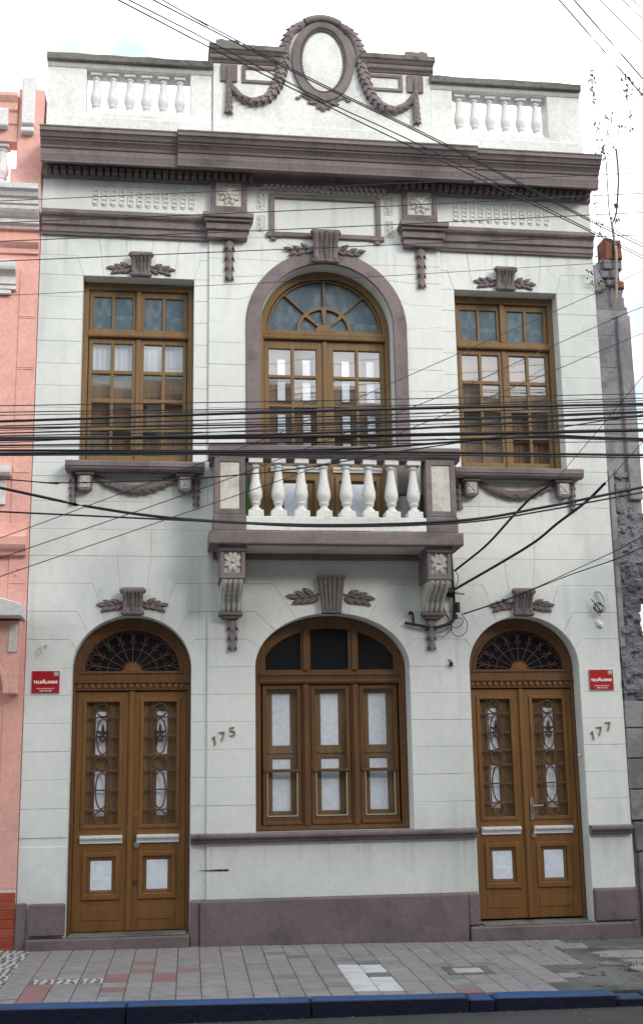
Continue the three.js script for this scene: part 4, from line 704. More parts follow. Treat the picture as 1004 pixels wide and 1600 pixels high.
// kerb of painted stones
const kerb = base('kerb'); kerb.userData.kind = 'structure'; kerb.quaternion.copy(pave.quaternion); kerb.position.copy(pave.position);
const blue = (s, c, d) => texture(512, 512, (u, v) => { const k = sstep(.5, .8, tf(u, v, 6, 5, s)) * .7 + .4 * sstep(.6, .85, tf(u, v, 30, 3, s + 5)); return mixc(c, d, clamp(k)); }, 1.1, 1.1);
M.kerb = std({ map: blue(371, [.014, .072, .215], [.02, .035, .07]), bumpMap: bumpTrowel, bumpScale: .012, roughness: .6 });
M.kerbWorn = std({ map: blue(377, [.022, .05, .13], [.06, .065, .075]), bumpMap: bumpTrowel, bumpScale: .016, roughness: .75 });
M.kerbFaceShade = std({ map: blue(383, [.003, .007, .032], [.013, .014, .018]), bumpMap: bumpTrowel, bumpScale: .014, roughness: .7 });  // darker navy: the front's shade put into the colour, with splash dirt
const ks = [-12, -9, -6.2, -4.0, -1.885, -.53, .655, .855, 1.80, 2.03, 3.6, 6.2, 9, 12];
for (let i = 0; i + 1 < ks.length; i++) { const a = ks[i], b = ks[i + 1], y = a > 1.7 && a < 1.9 ? -.03 : a > .6 && a < .8 ? -.014 : 0; P('kerb_stone', boxUV(cbox(a + .005, b - .005, -.35, y, 2.565, 2.735, .02).rotateX(0)), y < -.02 ? M.kerbWorn : M.kerb, kerb); P('kerb_face_shade', cbox(a + .007, b - .007, -.34, y - .012 + rr(-.004, .004), 2.70, 2.738, .005), M.kerbFaceShade, kerb); }

{ const q = []; for (let i = 0; i < 260; i++) { const x = rr(-3.2, 3.2), z = 2.79 + Math.pow(rnd(), 2.2) * .5 + .02 * x, r = rr(.003, .011); q.push(merge(new THREE.TetrahedronGeometry(r).scale(1.4, .5, 1).rotateY(i).translate(x, -.010, z))); } const g = P('gutter_grit', q, M.concrete, road); g.userData.kind = 'stuff'; }
// ---------------------------------------------------------------- pink house on the left
{
  const p = base('pink_house'); tag(p, 'salmon pink townhouse with white mouldings at the left edge of the frame', 'townhouse');
  M.pink = std({ map: trimMap([.82, .45, .39], [.70, .36, .31], 401, .6), bumpMap: bumpFine, bumpScale: .003, roughness: .85 });
  M.pinkLight = std({ map: trimMap([.80, .46, .39], [.68, .37, .31], 405, .6), bumpMap: bumpFine, bumpScale: .003, roughness: .85 });
  M.whiteB = std({ map: trimMap([.78, .77, .78], [.55, .53, .52], 409, .6), bumpMap: bumpFine, bumpScale: .003, roughness: .8 });
  const wx = [-4.9, -3.45];
  P('wall', [slab(rect(-9, -3.055, 0, 7.9), [rect(wx[0], wx[1], 4.95, 6.7), rect(wx[0], wx[1], .3, 3.0), rect(-7.6, -6.2, 4.95, 6.7), rect(-7.6, -6.2, 1.2, 3.0)], -.35, 0, 0), cbox(-9, -8.8, 0, 7.9, -8, -.352, .002), cbox(-3.26, -3.056, 0, 7.9, -8, -.352, .002), cbox(-9, -3.06, 7.7, 7.9, -8, -.352, .002), cbox(-9, -3.06, 0, 7.9, -8.2, -8.002, .002)], M.pink, p);
  P('corner_pilaster', [slab(rect(-3.245, -3.056, .73, 7.0), [], 0, .012, .004), ...[6.48, 6.46, 5.92, 5.90, 5.36, 5.34, 4.80, 3.66].map(y => cbox(-3.235, -3.075, y - .012, y, .012, .018, .003))], M.pink, p);
  for (const [a, b] of [[-4.85, -4.18], [-4.17, -3.5], [-7.55, -6.91], [-6.89, -6.25]]) { P('window', [slab(rect(a, b, 4.98, 6.68), [rect(a + .08, b - .08, 5.06, 5.9), rect(a + .08, b - .08, 5.97, 6.6)], -.3, -.2, .006)], M.wood, p); P('pane', cbox(a + .07, b - .07, 5.05, 6.61, -.27, -.26, .001), M.darkGlass, p); }
  P('door', cbox(-4.85, -3.5, .3, 2.98, -.28, -.2, .008), M.wood, p); P('window_shutter', cbox(-7.55, -6.25, 1.22, 2.98, -.28, -.2, .008), M.wood, p);
  P('cornice', prof([[-.3, 7.44], [.05, 7.44], [.06, 7.47], [.10, 7.48], [.10, 7.53], [.13, 7.54], [.17, 7.575], [.19, 7.60], [.19, 7.64], [.21, 7.65], [.21, 7.71], [.24, 7.72], [.26, 7.76], [.30, 7.78], [.30, 7.84], [-.3, 7.86]], -9, -3.065), M.whiteB, p);
  P('string_band', prof([[0, 7.17], [.03, 7.17], [.03, 7.22], [.07, 7.25], [.09, 7.27], [.09, 7.30], [0, 7.31]], -9, -3.065), M.pinkLight, p);
  P('window_head', [prof([[0, 6.75], [.06, 6.75], [.06, 6.79], [.08, 6.80], [.08, 6.88], [.10, 6.90], [.16, 6.93], [.17, 6.96], [.17, 7.03], [0, 7.04]], -5.1, -3.28), cbox(-5.08, -3.33, 6.70, 6.75, 0, .05, .005)], M.whiteB, p);
  P('window_sill', [prof([[0, 4.74], [.12, 4.74], [.14, 4.76], [.14, 4.83], [0, 4.85]], -5.1, -3.25), cbox(-5.0, -3.30, 4.45, 4.735, 0, .03, .006)], M.whiteB, p);
  P('lower_band', prof([[0, 3.93], [.07, 3.93], [.08, 3.97], [.13, 3.99], [.15, 4.02], [.15, 4.10], [.13, 4.12], [.03, 4.13], [.02, 4.25], [0, 4.26]], -9, -3.075), M.pink, p);
  P('wall_knobs', [ball(-3.16, 3.80, .0, .022), ball(-3.17, 3.735, 0, .022)], M.pink, p);
  P('parapet_pier', [cbox(-3.335, -3.06, 7.86, 9.10, -.25, .01, .01), cbox(-3.39, -3.062, 7.86, 8.14, -.28, .035, .01)], M.pink, p);
  P('pier_ornament', [cbox(-3.29, -3.155, 8.63, 9.18, -.26, .11, .012), cbox(-3.295, -3.155, 8.545, 8.60, 0, .10, .01)], M.whiteB, p);
  P('parapet_rail', [prof([[-.2, 8.47], [.0, 8.47], [.0, 8.66], [.02, 8.67], [.02, 8.80], [.05, 8.82], [.05, 8.90], [.07, 8.92], [.10, 8.96], [.10, 9.0], [-.2, 9.02]], -8.6, -3.338), cbox(-8.6, -3.392, 7.86, 7.95, -.22, .02, .006)], M.pinkLight, p);
  P('rail_block', cbox(-4.6, -3.43, 8.60, 8.81, .0, .10, .01), M.whiteB, p);
  const g = balusterGeo(.52, .15); for (let i = 0; i < 5; i++) { const m = P('baluster', g, M.whiteB, p); m.position.set(-3.49 - i * .26, 7.95, -.1); }
  // hood over the street door
  P('door_hood', [slab([[-5.2, 3.28], [-3.06, 3.28], [-3.06, 3.40], [-3.25, 3.46], [-5.0, 3.46], [-5.2, 3.40]], [], .0, .34, .012)], M.whiteB, p);
  P('hood_bracket', slab([[-3.20, 2.55], [-3.10, 2.55], [-3.085, 3.26], [-3.40, 3.26], [-3.40, 2.9], [-3.28, 2.88], [-3.23, 2.78]], [], .0, .16, .01), M.pinkLight, p);
  P('bracket_panel', cbox(-3.20, -3.12, 2.95, 3.22, .15, .175, .006), M.cream, p);
  P('hood_arch', slab([...ell(-3.42, 2.55, .24, .40, 0, 90, 10), ...ell(-3.42, 2.55, .19, .34, 90, 0, 10)], [], .16, .22, .006), M.pinkLight, p);
  M.baseTile = [[.40, .075, .035], [.35, .062, .03], [.44, .085, .045]].map((c, i) => std({ map: trimMap(c, [.22, .05, .03], 421 + i * 5, .7), roughness: .5 }));
  P('base_joint', [cbox(-3.448, -3.056, 0, .73, 0, .01, .002), cbox(-9, -4.902, 0, .73, 0, .01, .002)], M.cream, p);
  for (let r = 0; r < 8; r++) for (let i = 0; i < 18; i++) { if (i > 1 && i < 9) continue; const x1 = -3.06 - (i < 2 ? i * .194 : 1.85 + (i - 9) * .245), tw = i < 2 ? .188 : .238, y = .70 - r * .082; P('base_tile', cbox(x1 - tw, x1, y - .076, y, .008, .024, .004), M.baseTile[(r * 2 + i) % 3], p); }
}
// ---------------------------------------------------------------- roofless grey ruin on the right
{
  const p = base('ruined_wall'); tag(p, 'grey roofless ruined wall with crumbling plaster right of the white house', 'ruined wall');
  M.ruin = std({ map: trimMap([.30, .29, .305], [.17, .165, .18], 441, 1.2), bumpMap: bumpTrowel, bumpScale: .014, roughness: .95 });
  M.ruinRough = std({ map: trimMap([.225, .215, .24], [.115, .11, .128], 447, 1.3), bumpMap: bumpTrowel, bumpScale: .03, roughness: 1 });
  M.brick = std({ map: trimMap([.27, .095, .055], [.16, .085, .065], 451, 1), bumpMap: bumpFine, bumpScale: .01, roughness: .95 });
  const z1 = -.03, x0 = 3.055;
  P('pier', [slab([[x0, 2.45], [3.43, 4.45], [3.43, 6.74], [3.425, 6.80], [x0, 6.80]].map((q, i) => i === 0 ? [x0, 4.3] : q), [], -.32, z1, .008)], M.ruin, p);
  P('pier_strip', cbox(3.285, 3.43, 4.6, 6.72, z1, z1 + .05, .01), M.ruin, p);
  for (const y of [5.35, 5.72, 6.12, 6.5]) P('render_joint', cbox(x0 + .01, 3.28, y - .004, y + .004, z1 - .004, z1 + .004, .002), M.ruinRough, p);
  const top = [[x0, 6.8], [3.42, 6.8]]; for (let i = 0; i <= 26; i++) { const t = i / 26; top.push([lerp(3.42, 3.35, t) + (rnd() - .5) * .035 - (t > .8 ? .0 : 0), lerp(6.82, 7.38, t) + (rnd() - .5) * .015]); }
  for (let i = 0; i <= 12; i++) { const t = i / 12; top.push([lerp(3.33, x0, t), 7.40 + .05 * Math.sin(t * 5) - .0 * t + (rnd() - .5) * .035]); }
  P('broken_top', slab(top, [], -.32, z1 - .02, .012), M.ruinRough, p);
  P('plaster_flake', slab([[x0, 7.02], [3.14, 7.0], [3.20, 7.05], [3.13, 7.22], [x0 + .01, 7.34]], [], z1 - .03, z1 + .012, .005), M.ruin, p);
  for (const [a, b, y0, y1, m] of [[3.205, 3.30, 7.40, 7.66, 0], [3.31, 3.405, 7.41, 7.645, 0], [3.17, 3.28, 7.28, 7.385, 1], [3.285, 3.40, 7.29, 7.395, 1], [3.13, 3.23, 7.17, 7.265, 1], [3.24, 3.36, 7.18, 7.275, 1], [3.30, 3.41, 7.06, 7.15, 0], [3.2, 3.29, 7.08, 7.16, 1]]) { const g = slab([[a, y0], [b, y0 + rr(-.008, .008)], [b + rr(-.01, .01), y1], [(a + b) / 2, y1 + rr(-.01, .015)], [a, y1 + rr(-.015, .01)]], [], -.26, z1 + rr(0, .03), .012); P('brick', g, m ? M.ruinRough : M.brick, p); }
  // crumbling coat: a displaced, torn sheet over a solid core
  const inHole = (x, y) => x > 3.285 + .05 * vnoise3(y * 9, 1, 2) && x < 4.4 && y > 3.0 + .05 * vnoise3(x * 9, 4, 2) && y < 3.5 + .04 * vnoise3(x * 12, 6, 1);
  const inside = (x, y) => { if (inHole(x, y)) return false; const e = y > 4.45 ? 3.30 + .05 * (vnoise3(y * 8, 9, 3) - .5) : 5.2; return x < e && y < 4.93 + .08 * (vnoise3(x * 14, 3, 8) - .5) - .2 * sstep(3.25, 3.35, x); };
  const T = [], dx = .016, hz = (x, y) => z1 + .008 + .10 * Math.pow(fbm3(x * 7, y * 7, 3.3, 5), 1.6) - .03 * sstep(.55, .7, vnoise3(x * 16, y * 16, 8)) + .012 * (hash3(Math.round(x * 60), Math.round(y * 60), 1) - .5);
  const xb = y => y > 3.0 ? lerp(3.06, 3.115, sstep(3.2, 4.8, y)) : 3.06, nx = Math.floor((4.2 - 3.06) / dx), ny = Math.floor((4.97 - 2.45) / dx);
  for (let j = 0; j < ny; j++) for (let i = 0; i < nx; i++) {
    const x = 3.06 + i * dx, y = 2.45 + j * dx; if (!inside(x + dx / 2, y + dx / 2) || x < xb(y)) continue;
    const q = [[x, y], [x + dx, y], [x + dx, y + dx], [x, y + dx]].map(([a, b]) => [a, b, hz(a, b)]); T.push([q[0], q[1], q[2]], [q[0], q[2], q[3]]);
  }
  P('crumbling_render', fromTris(T), M.ruinRough, p);
  P('wall_core', slab([[x0, .05], [5.2, .05], [5.2, 4.40], [x0, 4.40]], [[[3.30, 3.02], [4.4, 3.02], [4.4, 3.51], [3.30, 3.51]]], -.34, z1 + .006, .004), M.ruinRough, p);
  P('smooth_edge', cbox(x0, 3.115, 3.0, 4.93, z1 + .002, z1 + .045, .01), M.ruin, p);
  for (const [y0, y1] of [[2.17, 2.44], [1.86, 2.16], [1.55, 1.85], [1.24, 1.54]]) for (const [a, b] of [[x0, 3.66], [3.665, 4.3]]) P('render_block', cbox(a, b, y0, y1, z1, z1 + .045, .008), M.ruin, p);
  for (const [y0, y1, a, b] of [[.93, 1.22, x0 + .02, 3.4], [.10, .92, x0 + .045, 3.35], [.93, 1.22, 3.41, 4], [.1, .92, 3.36, 4]]) P('foundation_stone', cbox(a, b, y0, y1, z1 - .02, z1 + .05, .025), M.ruinRough, p);
}
// plants rooted in the ruin
{
  M.stem = std({ color: new THREE.Color().setRGB(.10, .06, .07), roughness: .8 }); M.stemPale = std({ color: new THREE.Color().setRGB(.36, .31, .26), roughness: .85 });
  M.leaf = std({ color: new THREE.Color().setRGB(.045, .075, .045), roughness: .7, side: THREE.DoubleSide }); M.leafB = std({ color: new THREE.Color().setRGB(.06, .13, .03), roughness: .7, side: THREE.DoubleSide }); M.petal = std({ color: new THREE.Color().setRGB(.45, .06, .12), roughness: .7, side: THREE.DoubleSide });
  const lf = (x, y, z, L, w) => leafGeo(L, w, .003).rotateX(rr(-.8, .8)).rotateZ(rr(-2.6, -.5)).rotateY(rr(0, 6.28)).translate(x, y, z);
  const cl = (c, n, rx, ry, L = .055) => Array.from({ length: n }, () => lf(c[0] + rr(-rx, rx), c[1] + rr(-ry, ry), c[2] + rr(-rx, rx), L * rr(.7, 1.3), L * .38));
  const s = base('wild_shrub', 3.27, 6.86, -.02), o = a => a.map(([x, y, z]) => [x - 3.27, y - 6.86, z + .02]);
  tag(s, 'tall spindly wild shrub with sparse leaves growing from the broken wall top', 'shrub');
  P('trunk', tube(o([[3.262, 6.85, -.02], [3.285, 6.95, .02], [3.30, 7.2, .03], [3.318, 7.45, .03], [3.325, 7.68, -.02], [3.322, 7.86, -.04]]), .016, 30, 7), M.stemPale, s);
  P('stem', tube(o([[3.322, 7.85, -.04], [3.36, 7.92, -.06], [3.41, 8.04, -.1], [3.455, 8.36, -.1], [3.468, 8.6, -.1], [3.462, 8.83, -.1]]), .011, 30, 6), M.stem, s);
  P('stem', tube(o([[3.321, 7.862, -.05], [3.315, 8.04, -.08], [3.318, 8.4, -.08], [3.312, 8.66, -.06], [3.28, 8.83, -.05]]), .007, 30, 5), M.stem, s);
  for (const b of [[[3.462, 8.79, -.1], [3.40, 8.93, -.08], [3.32, 9.13, -.06], [3.21, 9.40, -.05]], [[3.462, 8.76, -.1], [3.57, 8.90, -.1], [3.65, 9.15, -.1], [3.68, 9.36, -.1], [3.73, 9.54, -.1]], [[3.43, 8.85, -.1], [3.34, 8.98, -.1], [3.25, 9.11, -.1]], [[3.35, 8.97, -.1], [3.38, 9.07, -.1], [3.41, 9.22, -.1]], [[3.345, 9.0, -.1], [3.44, 9.05, -.12], [3.54, 9.10, -.12]], [[3.67, 9.3, -.1], [3.65, 9.45, -.1], [3.64, 9.78, -.1]], [[3.21, 9.39, -.05], [3.205, 9.55, -.05], [3.225, 9.80, -.05]], [[3.73, 9.53, -.1], [3.8, 9.58, -.1], [3.9, 9.66, -.1]], [[3.64, 9.6, -.1], [3.69, 9.66, -.1], [3.73, 9.74, -.1]], [[3.645, 9.56, -.1], [3.60, 9.63, -.1], [3.58, 9.72, -.1]], [[3.207, 9.5, -.05], [3.25, 9.56, -.05], [3.27, 9.64, -.05]], [[3.21, 9.56, -.05], [3.17, 9.62, -.05], [3.15, 9.70, -.05]]]) P('branch', tube(o(b), .0045, 20, 5), M.stem, s);
  const T = [...cl([3.22, 9.62, -.05], 22, .07, .20), ...cl([3.65, 9.68, -.1], 26, .09, .13), ...cl([3.85, 9.62, -.1], 14, .08, .08), ...cl([3.41, 9.27, -.1], 9, .05, .05), ...cl([3.23, 9.12, -.1], 10, .06, .07), ...cl([3.55, 9.11, -.12], 11, .06, .05), ...cl([3.665, 9.2, -.1], 9, .04, .10), ...cl([3.27, 8.82, -.05], 14, .07, .09), ...cl([3.35, 7.93, -.06], 12, .05, .07), ...cl([3.39, 8.12, -.1], 6, .05, .03), ...cl([3.50, 8.88, -.1], 3, .05, .02)].map(g => g.translate(-3.27, -6.86, .02));
  P('foliage', T, M.leaf, s);
  const w = base('flowering_weed', 3.15, 7.40, -.05); tag(w, 'thin weed with one red flower head beside the house cornice', 'weed');
  P('stem', tube([[0, 0, 0], [.005, .2, 0], [.015, .45, 0], [.0, .66, 0], [-.01, .86, 0]], .004, 24, 5), M.stem, w);
  P('leaves', [...cl([.01, .42, 0], 12, .035, .10, .045), ...cl([0, .05, 0], 8, .04, .07, .05), ...cl([0, .72, 0], 4, .03, .04, .04)], M.leaf, w);
  P('flower_head', Array.from({ length: 12 }, (_, i) => leafGeo(.06, .03, .004).rotateZ(.25).rotateY(i * .5236).translate(-.01, .87, 0)), M.petal, w);
  const f = base('wall_fern', 3.09, 6.95, -.0); tag(f, 'small green weed sprouting where the ruin meets the house wall', 'weed');
  P('stem', [tube([[0, 0, 0], [-.05, .09, .04], [-.12, .12, .05], [-.16, .11, .05]], .004, 14, 5), tube([[-.1, .12, .05], [-.12, .2, .05], [-.13, .28, .05]], .003, 10, 5)], M.stemPale, f);
  P('leaves', [...cl([-.13, .27, .05], 6, .04, .02, .05), ...cl([-.11, .16, .05], 8, .05, .03, .045)], M.leaf, f); P('green_leaves', cl([.03, .12, .03], 16, .04, .05, .05), M.leafB, f);
  tag(P('ledge_weed', cl([2.98, 8.46, .42], 18, .05, .02, .05), M.leaf), 'tuft of weed at the right end of the main cornice', 'weed');
}
// ---------------------------------------------------------------- houses across the street (seen mirrored in the panes)
{
  const cols = [[.42, .38, .31], [.30, .28, .27], [.40, .35, .31], [.35, .30, .25], [.42, .42, .40]], hs = [9.9, 10.6, 10.45, 10.1, 10.7], M2 = cols.map((c, i) => std({ map: trimMap(c, c.map(x => x * .6), 461 + i * 3), roughness: .9 }));
  const names = ['cream', 'grey', 'pale beige', 'brown', 'off white'];
  for (let i = 0; i < 5; i++) {
    const x0 = -30 + i * 12.8, x1 = x0 + 12.7, h = hs[i], b = base('opposite_house', (x0 + x1) / 2, 0, 13.7); tag(b, `plain ${names[i]} house front across the street, mirrored in the window panes`, 'house');
    const ho = []; for (let f = 0; f < 3; f++) for (let k = 0; k < 5; k++) ho.push(rect(-5.6 + k * 2.4, -4.4 + k * 2.4, .9 + f * 3.4, 2.9 + f * 3.4));
    P('wall', [boxUV(slab(rect(-6.35, 6.35, 0, h), ho, -.3, 0, .01).rotateY(Math.PI)), cbox(-6.35, 6.35, 0, h, .302, 8, .01), cbox(-6.4, 6.4, h - .5, h - .2, -.3, -.002, .02)], M2[i], b);
    for (const q of ho) P('window', cbox(-q[1][0], -q[0][0], q[0][1], q[2][1], .15, .2, .01), M.darkGlass, b);
  }
}
// ---------------------------------------------------------------- cables
function wire(pts, r, label, group) { const m = P('cable', tube(pts, r * 1.15, Math.max(24, pts.length * 14), 6), M.wire); tag(m, label, 'cable', group); return m; }
wire([[-9.062,4.482,2.45],[-3.067,4.739,2.45],[-0.408,4.853,2.45],[2.463,4.993,2.45],[8.455,5.287,2.45]], 0.0036, 'thin black cable, topmost of the bundle across the upper windows', 'cables of the bundle crossing the upper windows');
wire([[-9.067,4.46,2.4],[-3.072,4.699,2.4],[-0.402,4.806,2.4],[2.481,4.968,2.4],[8.472,5.306,2.4]], 0.0039, 'thin black cable, second from the top of the window bundle', 'cables of the bundle crossing the upper windows');
wire([[-9.079,4.44,2.3],[-3.084,4.702,2.3],[-0.389,4.82,2.3],[2.523,4.977,2.3],[8.514,5.301,2.3]], 0.0034, 'hair thin cable just above the upper thick cable at window height', 'cables of the bundle crossing the upper windows');
wire([[-9.065,4.281,2.35],[-3.076,4.635,2.35],[-0.396,4.793,2.35],[2.499,4.931,2.35],[8.492,5.217,2.35]], 0.0101, 'thick black cable, uppermost thick one of the window bundle', 'cables of the bundle crossing the upper windows');
wire([[-9.072,4.277,2.3],[-3.081,4.608,2.3],[-0.39,4.756,2.3],[2.519,4.929,2.3],[8.509,5.284,2.3]], 0.0050, 'medium cable right under the uppermost thick cable of the bundle', 'cables of the bundle crossing the upper windows');
wire([[-9.059,4.317,2.42],[-3.064,4.557,2.42],[-0.407,4.663,2.42],[2.463,4.837,2.42],[8.452,5.2,2.42]], 0.0067, 'medium black cable climbing to the right above the bundle middle', 'cables of the bundle crossing the upper windows');
wire([[-9.042,4.168,2.5],[-3.052,4.515,2.5],[-0.418,4.667,2.5],[2.43,4.835,2.5],[8.42,5.188,2.5]], 0.0031, 'hair thin cable sloping up to the right through the bundle top', 'cables of the bundle crossing the upper windows');
wire([[-9.084,4.276,2.2],[-3.092,4.576,2.2],[-0.377,4.712,2.2],[2.557,4.895,2.2],[8.546,5.268,2.2]], 0.0056, 'medium cable of the bundle, above its thickest cable at the left edge', 'cables of the bundle crossing the upper windows');
wire([[-9.067,4.32,2.35],[-3.07,4.489,2.35],[-0.4,4.565,2.35],[2.48,4.687,2.35],[8.475,4.942,2.35]], 0.0140, 'thickest black cable in the middle of the window bundle', 'cables of the bundle crossing the upper windows');
wire([[-9.053,4.171,2.42],[-3.06,4.454,2.42],[-0.409,4.578,2.42],[2.46,4.796,2.42],[8.443,5.249,2.42]], 0.0090, 'black cable leaving the thickest cable and rising to the right', 'cables of the bundle crossing the upper windows');
wire([[-9.071,4.254,2.3],[-3.074,4.443,2.3],[-0.394,4.528,2.3],[1.529,4.61,2.3],[2.495,4.607,2.3],[8.495,4.592,2.3]], 0.0067, 'sagging black cable that dips again past the right window', 'cables of the bundle crossing the upper windows');
wire([[-9.05,4.198,2.45],[-3.053,4.386,2.45],[-0.414,4.469,2.45],[2.429,4.552,2.45],[8.427,4.728,2.45]], 0.0034, 'thin straight cable below the thickest cable of the bundle', 'cables of the bundle crossing the upper windows');
wire([[-9.077,4.278,2.25],[-3.079,4.413,2.25],[-0.388,4.473,2.25],[1.546,4.639,2.25],[2.517,4.634,2.25],[8.517,4.601,2.25]], 0.0095, 'thick cable that rises steeply to the thickest cable at the right', 'cables of the bundle crossing the upper windows');
wire([[-9.063,4.209,2.35],[-3.065,4.361,2.35],[-0.402,4.429,2.35],[2.463,4.458,2.35],[8.463,4.518,2.35]], 0.0101, 'thick straight cable, lowest thick one at the balcony rail', 'cables of the bundle crossing the upper windows');
wire([[-9.049,4.174,2.45],[-3.051,4.319,2.45],[-0.416,4.382,2.45],[2.418,4.407,2.45],[8.418,4.459,2.45]], 0.0056, 'medium cable hugging the underside of the lowest thick cable', 'cables of the bundle crossing the upper windows');
wire([[-9.079,4.074,2.15],[-3.095,4.506,2.15],[-0.371,4.703,2.15],[2.574,4.85,2.15],[8.567,5.148,2.15]], 0.0034, 'thin cable crossing the bundle from low left to high right', 'cables of the bundle crossing the upper windows');
wire([[-9.045,4.222,2.5],[-3.05,4.469,2.5],[-0.419,4.578,2.5],[2.42,4.701,2.5],[8.414,4.96,2.5]], 0.0045, 'thin cable just above the thickest cable at the left edge', 'cables of the bundle crossing the upper windows');
wire([[-9.061,4.608,2.2],[-3.076,4.184,2.2],[-2.763,4.162,2.2],[-2.397,4.163,2.2],[-1.491,4.212,2.2],[-0.533,4.324,2.2],[0.21,4.47,2.2],[0.976,4.602,2.2],[2.556,4.877,2.2],[8.468,5.902,2.2]], 0.0050, 'long thin cable sagging under the left window and rising right', null);
wire([[-8.985,5.412,1.9],[-3.113,4.179,1.9],[-2.438,4.037,1.9],[-1.563,3.925,1.9],[-0.35,3.885,1.9],[0.891,3.941,1.9],[1.697,4.078,1.9],[2.633,4.277,1.9],[8.501,5.529,1.9]], 0.0115, 'heavy black cable sagging across the balcony base', null);
wire([[-3.98,3.995,1.93],[-1.481,3.905,1.93],[-0.355,3.865,1.93],[0.882,3.914,1.93],[1.685,4.038,1.93],[2.617,4.222,1.93],[8.504,5.381,1.93]], 0.0070, 'black cable tied along the underside of the heavy sagging cable', null);
wire([[-4.315,2.984,2.98],[-3.004,3.604,2.6],[-2.402,3.888,2.426],[-0.847,4.631,2.021],[-0.334,4.902,1.9],[1.034,5.628,1.6],[2.557,6.428,1.3],[3.105,6.735,1.2],[8.272,9.634,0.254]], 0.0030, 'thin service wire, highest of the three rising to the right', 'three thin parallel service wires rising to the right');
wire([[-4.331,2.866,2.968],[-2.997,3.445,2.6],[-1.354,4.16,2.147],[-0.338,4.64,1.9],[1.02,5.278,1.6],[1.952,5.771,1.412],[2.923,6.265,1.228],[3.075,6.337,1.2],[8.426,8.867,0.219]], 0.0033, 'thin service wire, middle of the three rising to the right', 'three thin parallel service wires rising to the right');
wire([[-4.326,2.727,2.977],[-2.991,3.298,2.6],[-1.755,3.826,2.251],[-0.342,4.428,1.9],[0.588,4.878,1.691],[1.587,5.345,1.482],[3.053,6.054,1.2],[8.376,8.628,0.178]], 0.0033, 'thin service wire, lowest of the three rising to the right', 'three thin parallel service wires rising to the right');
wire([[-9.146,6.082,2.2],[-3.176,6.679,2.2],[-0.342,6.963,2.2],[2.737,7.271,2.2],[8.707,7.869,2.2]], 0.0030, 'thin wire crossing the frieze, topmost of the frieze wires', 'thin wires crossing the facade under the cornice');
wire([[-9.127,5.861,2.3],[-3.154,6.427,2.3],[-0.359,6.692,2.3],[2.676,7.006,2.3],[8.644,7.623,2.3]], 0.0036, 'thin wire crossing the blank name panel over the arch', 'thin wires crossing the facade under the cornice');
wire([[-9.128,5.727,2.25],[-3.154,6.278,2.25],[-0.355,6.537,2.25],[2.684,6.837,2.25],[8.655,7.426,2.25]], 0.0036, 'thin wire touching the top of the arch keystone', 'thin wires crossing the facade under the cornice');
wire([[-9.129,5.582,2.2],[-3.153,6.117,2.2],[-0.351,6.368,2.2],[2.689,6.635,2.2],[8.666,7.158,2.2]], 0.0036, 'thin wire crossing the side keystones over the upper windows', 'thin wires crossing the facade under the cornice');
wire([[-9.101,5.199,2.3],[-3.127,5.759,2.3],[-0.37,6.018,2.3],[2.118,6.277,2.3],[2.625,6.324,2.3],[8.599,6.88,2.3]], 0.0022, 'faint wire across the heads of the upper windows', 'thin wires crossing the facade under the cornice');
wire([[-7.084,7.43,7.817],[-2.094,7.123,4.5],[-1.566,7.09,4.149],[-0.519,6.997,3.532],[0.159,6.917,3.175],[2.18,6.611,2.241],[2.76,6.489,2],[8.199,5.349,-0.262]], 0.0047, 'black wire from the top left, lowest over the pediment garland', 'wires falling from the top left over the pediment');
wire([[-6.983,7.304,7.865],[-2.018,7.128,4.5],[-1.568,7.112,4.195],[-0.523,7.011,3.565],[0.27,6.943,3.141],[2.179,6.627,2.246],[2.762,6.515,2],[8.203,5.469,-0.3]], 0.0043, 'black wire from the top left, second lowest over the pediment', 'wires falling from the top left over the pediment');
wire([[-6.655,7.004,8.188],[-1.847,7.071,4.6],[-1.573,7.075,4.396],[-0.542,7.04,3.708],[0.485,6.969,3.116],[2.139,6.709,2.286],[2.769,6.607,2],[8.173,5.735,-0.455]], 0.0047, 'black wire from the top left, second highest over the pediment', 'wires falling from the top left over the pediment');
wire([[-6.563,7.211,8.226],[-1.784,7.076,4.6],[-1.574,7.07,4.441],[-0.546,7.037,3.74],[0.569,6.966,3.089],[2.138,6.725,2.291],[2.771,6.64,2],[8.181,5.911,-0.49]], 0.0039, 'black wire from the top left, highest over the pediment', 'wires falling from the top left over the pediment');
wire([[-3.682,8.82,8.342],[0.96,7.009,5],[1.794,6.684,4.4],[6.437,4.873,1.058]], 0.0042, 'longest slanting wire in the top right corner of the sky', 'pale wires high at the top right corner of the sky');
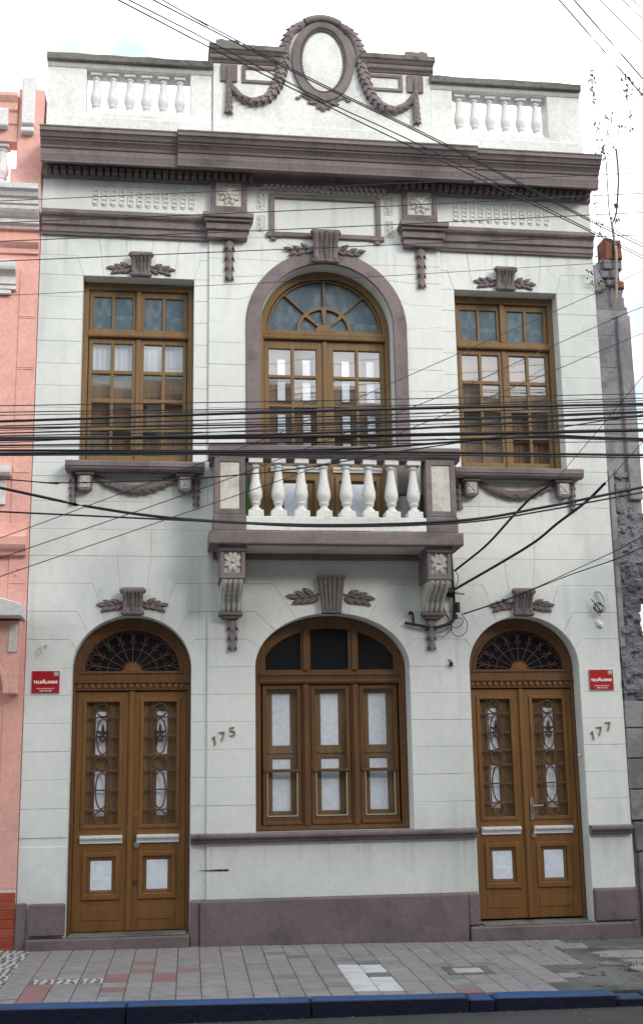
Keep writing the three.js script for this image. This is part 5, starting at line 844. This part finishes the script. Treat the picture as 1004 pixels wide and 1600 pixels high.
wire([[-3.491,8.218,8.712],[1.068,7.017,5],[1.805,6.823,4.4],[6.363,5.622,0.688]], 0.0045, 'second longest slanting wire in the top right corner of the sky', 'pale wires high at the top right corner of the sky');
wire([[-2.857,6.312,9.309],[1.255,7.032,5],[1.828,7.132,4.4],[5.94,7.852,0.091]], 0.0030, 'middle slanting wire in the top right corner of the sky', 'pale wires high at the top right corner of the sky');
wire([[-1.763,4.833,9.576],[1.425,7.045,5],[1.843,7.335,4.4],[5.032,9.547,-0.176]], 0.0030, 'fourth slanting wire in the top right corner of the sky', 'pale wires high at the top right corner of the sky');
wire([[-1.174,4.311,9.619],[1.501,7.051,5],[1.849,7.407,4.4],[4.524,10.147,-0.219]], 0.0030, 'shortest slanting wire in the top right corner of the sky', 'pale wires high at the top right corner of the sky');
wire([[1.22,3.748,0.35],[1.45,3.94,0.749],[1.63,4.158,1.077],[1.757,4.3,1.325],[1.886,4.38,1.6]], 0.0110, 'thick black drop cable climbing from the bracket to the sill garland', null);
wire([[1.886,4.38,1.6],[2.029,4.636,2.329],[2.12,4.835,3],[2.504,5.68,5.853]], 0.0026, 'thin tie wire carrying the short drop cable up to the right', null);
wire([[1.225,3.565,0.3],[1.602,3.77,0.874],[1.811,3.897,1.222],[1.944,4.016,1.454],[2.121,4.158,1.784],[2.231,4.283,2]], 0.0125, 'thick black drop cable ending at the right edge of the house', null);
wire([[2.231,4.283,2],[2.304,4.401,2.308],[2.365,4.509,2.6],[2.938,5.527,5.363]], 0.0026, 'thin tie wire carrying the longer drop cable out of frame', null);
wire([[1.349,3.333,0.12],[1.661,3.41,0.609],[1.869,3.479,0.964],[2.071,3.545,1.338],[2.326,3.605,1.874],[2.464,3.658,2.2],[4.004,4.241,5.845]], 0.0045, 'lower thin line from the wall box past the right keystone', null);
wire([[1.347,3.338,0.13],[1.638,3.405,0.687],[1.828,3.466,1.091],[2.007,3.54,1.513],[2.23,3.634,2.129],[2.344,3.695,2.5],[3.5,4.314,6.279]], 0.0036, 'upper thin line from the wall box past the right keystone', null);
scene.traverse(o => { if (o.isMesh) { o.castShadow = true; o.receiveShadow = true; } });
renderer.render(scene, camera);
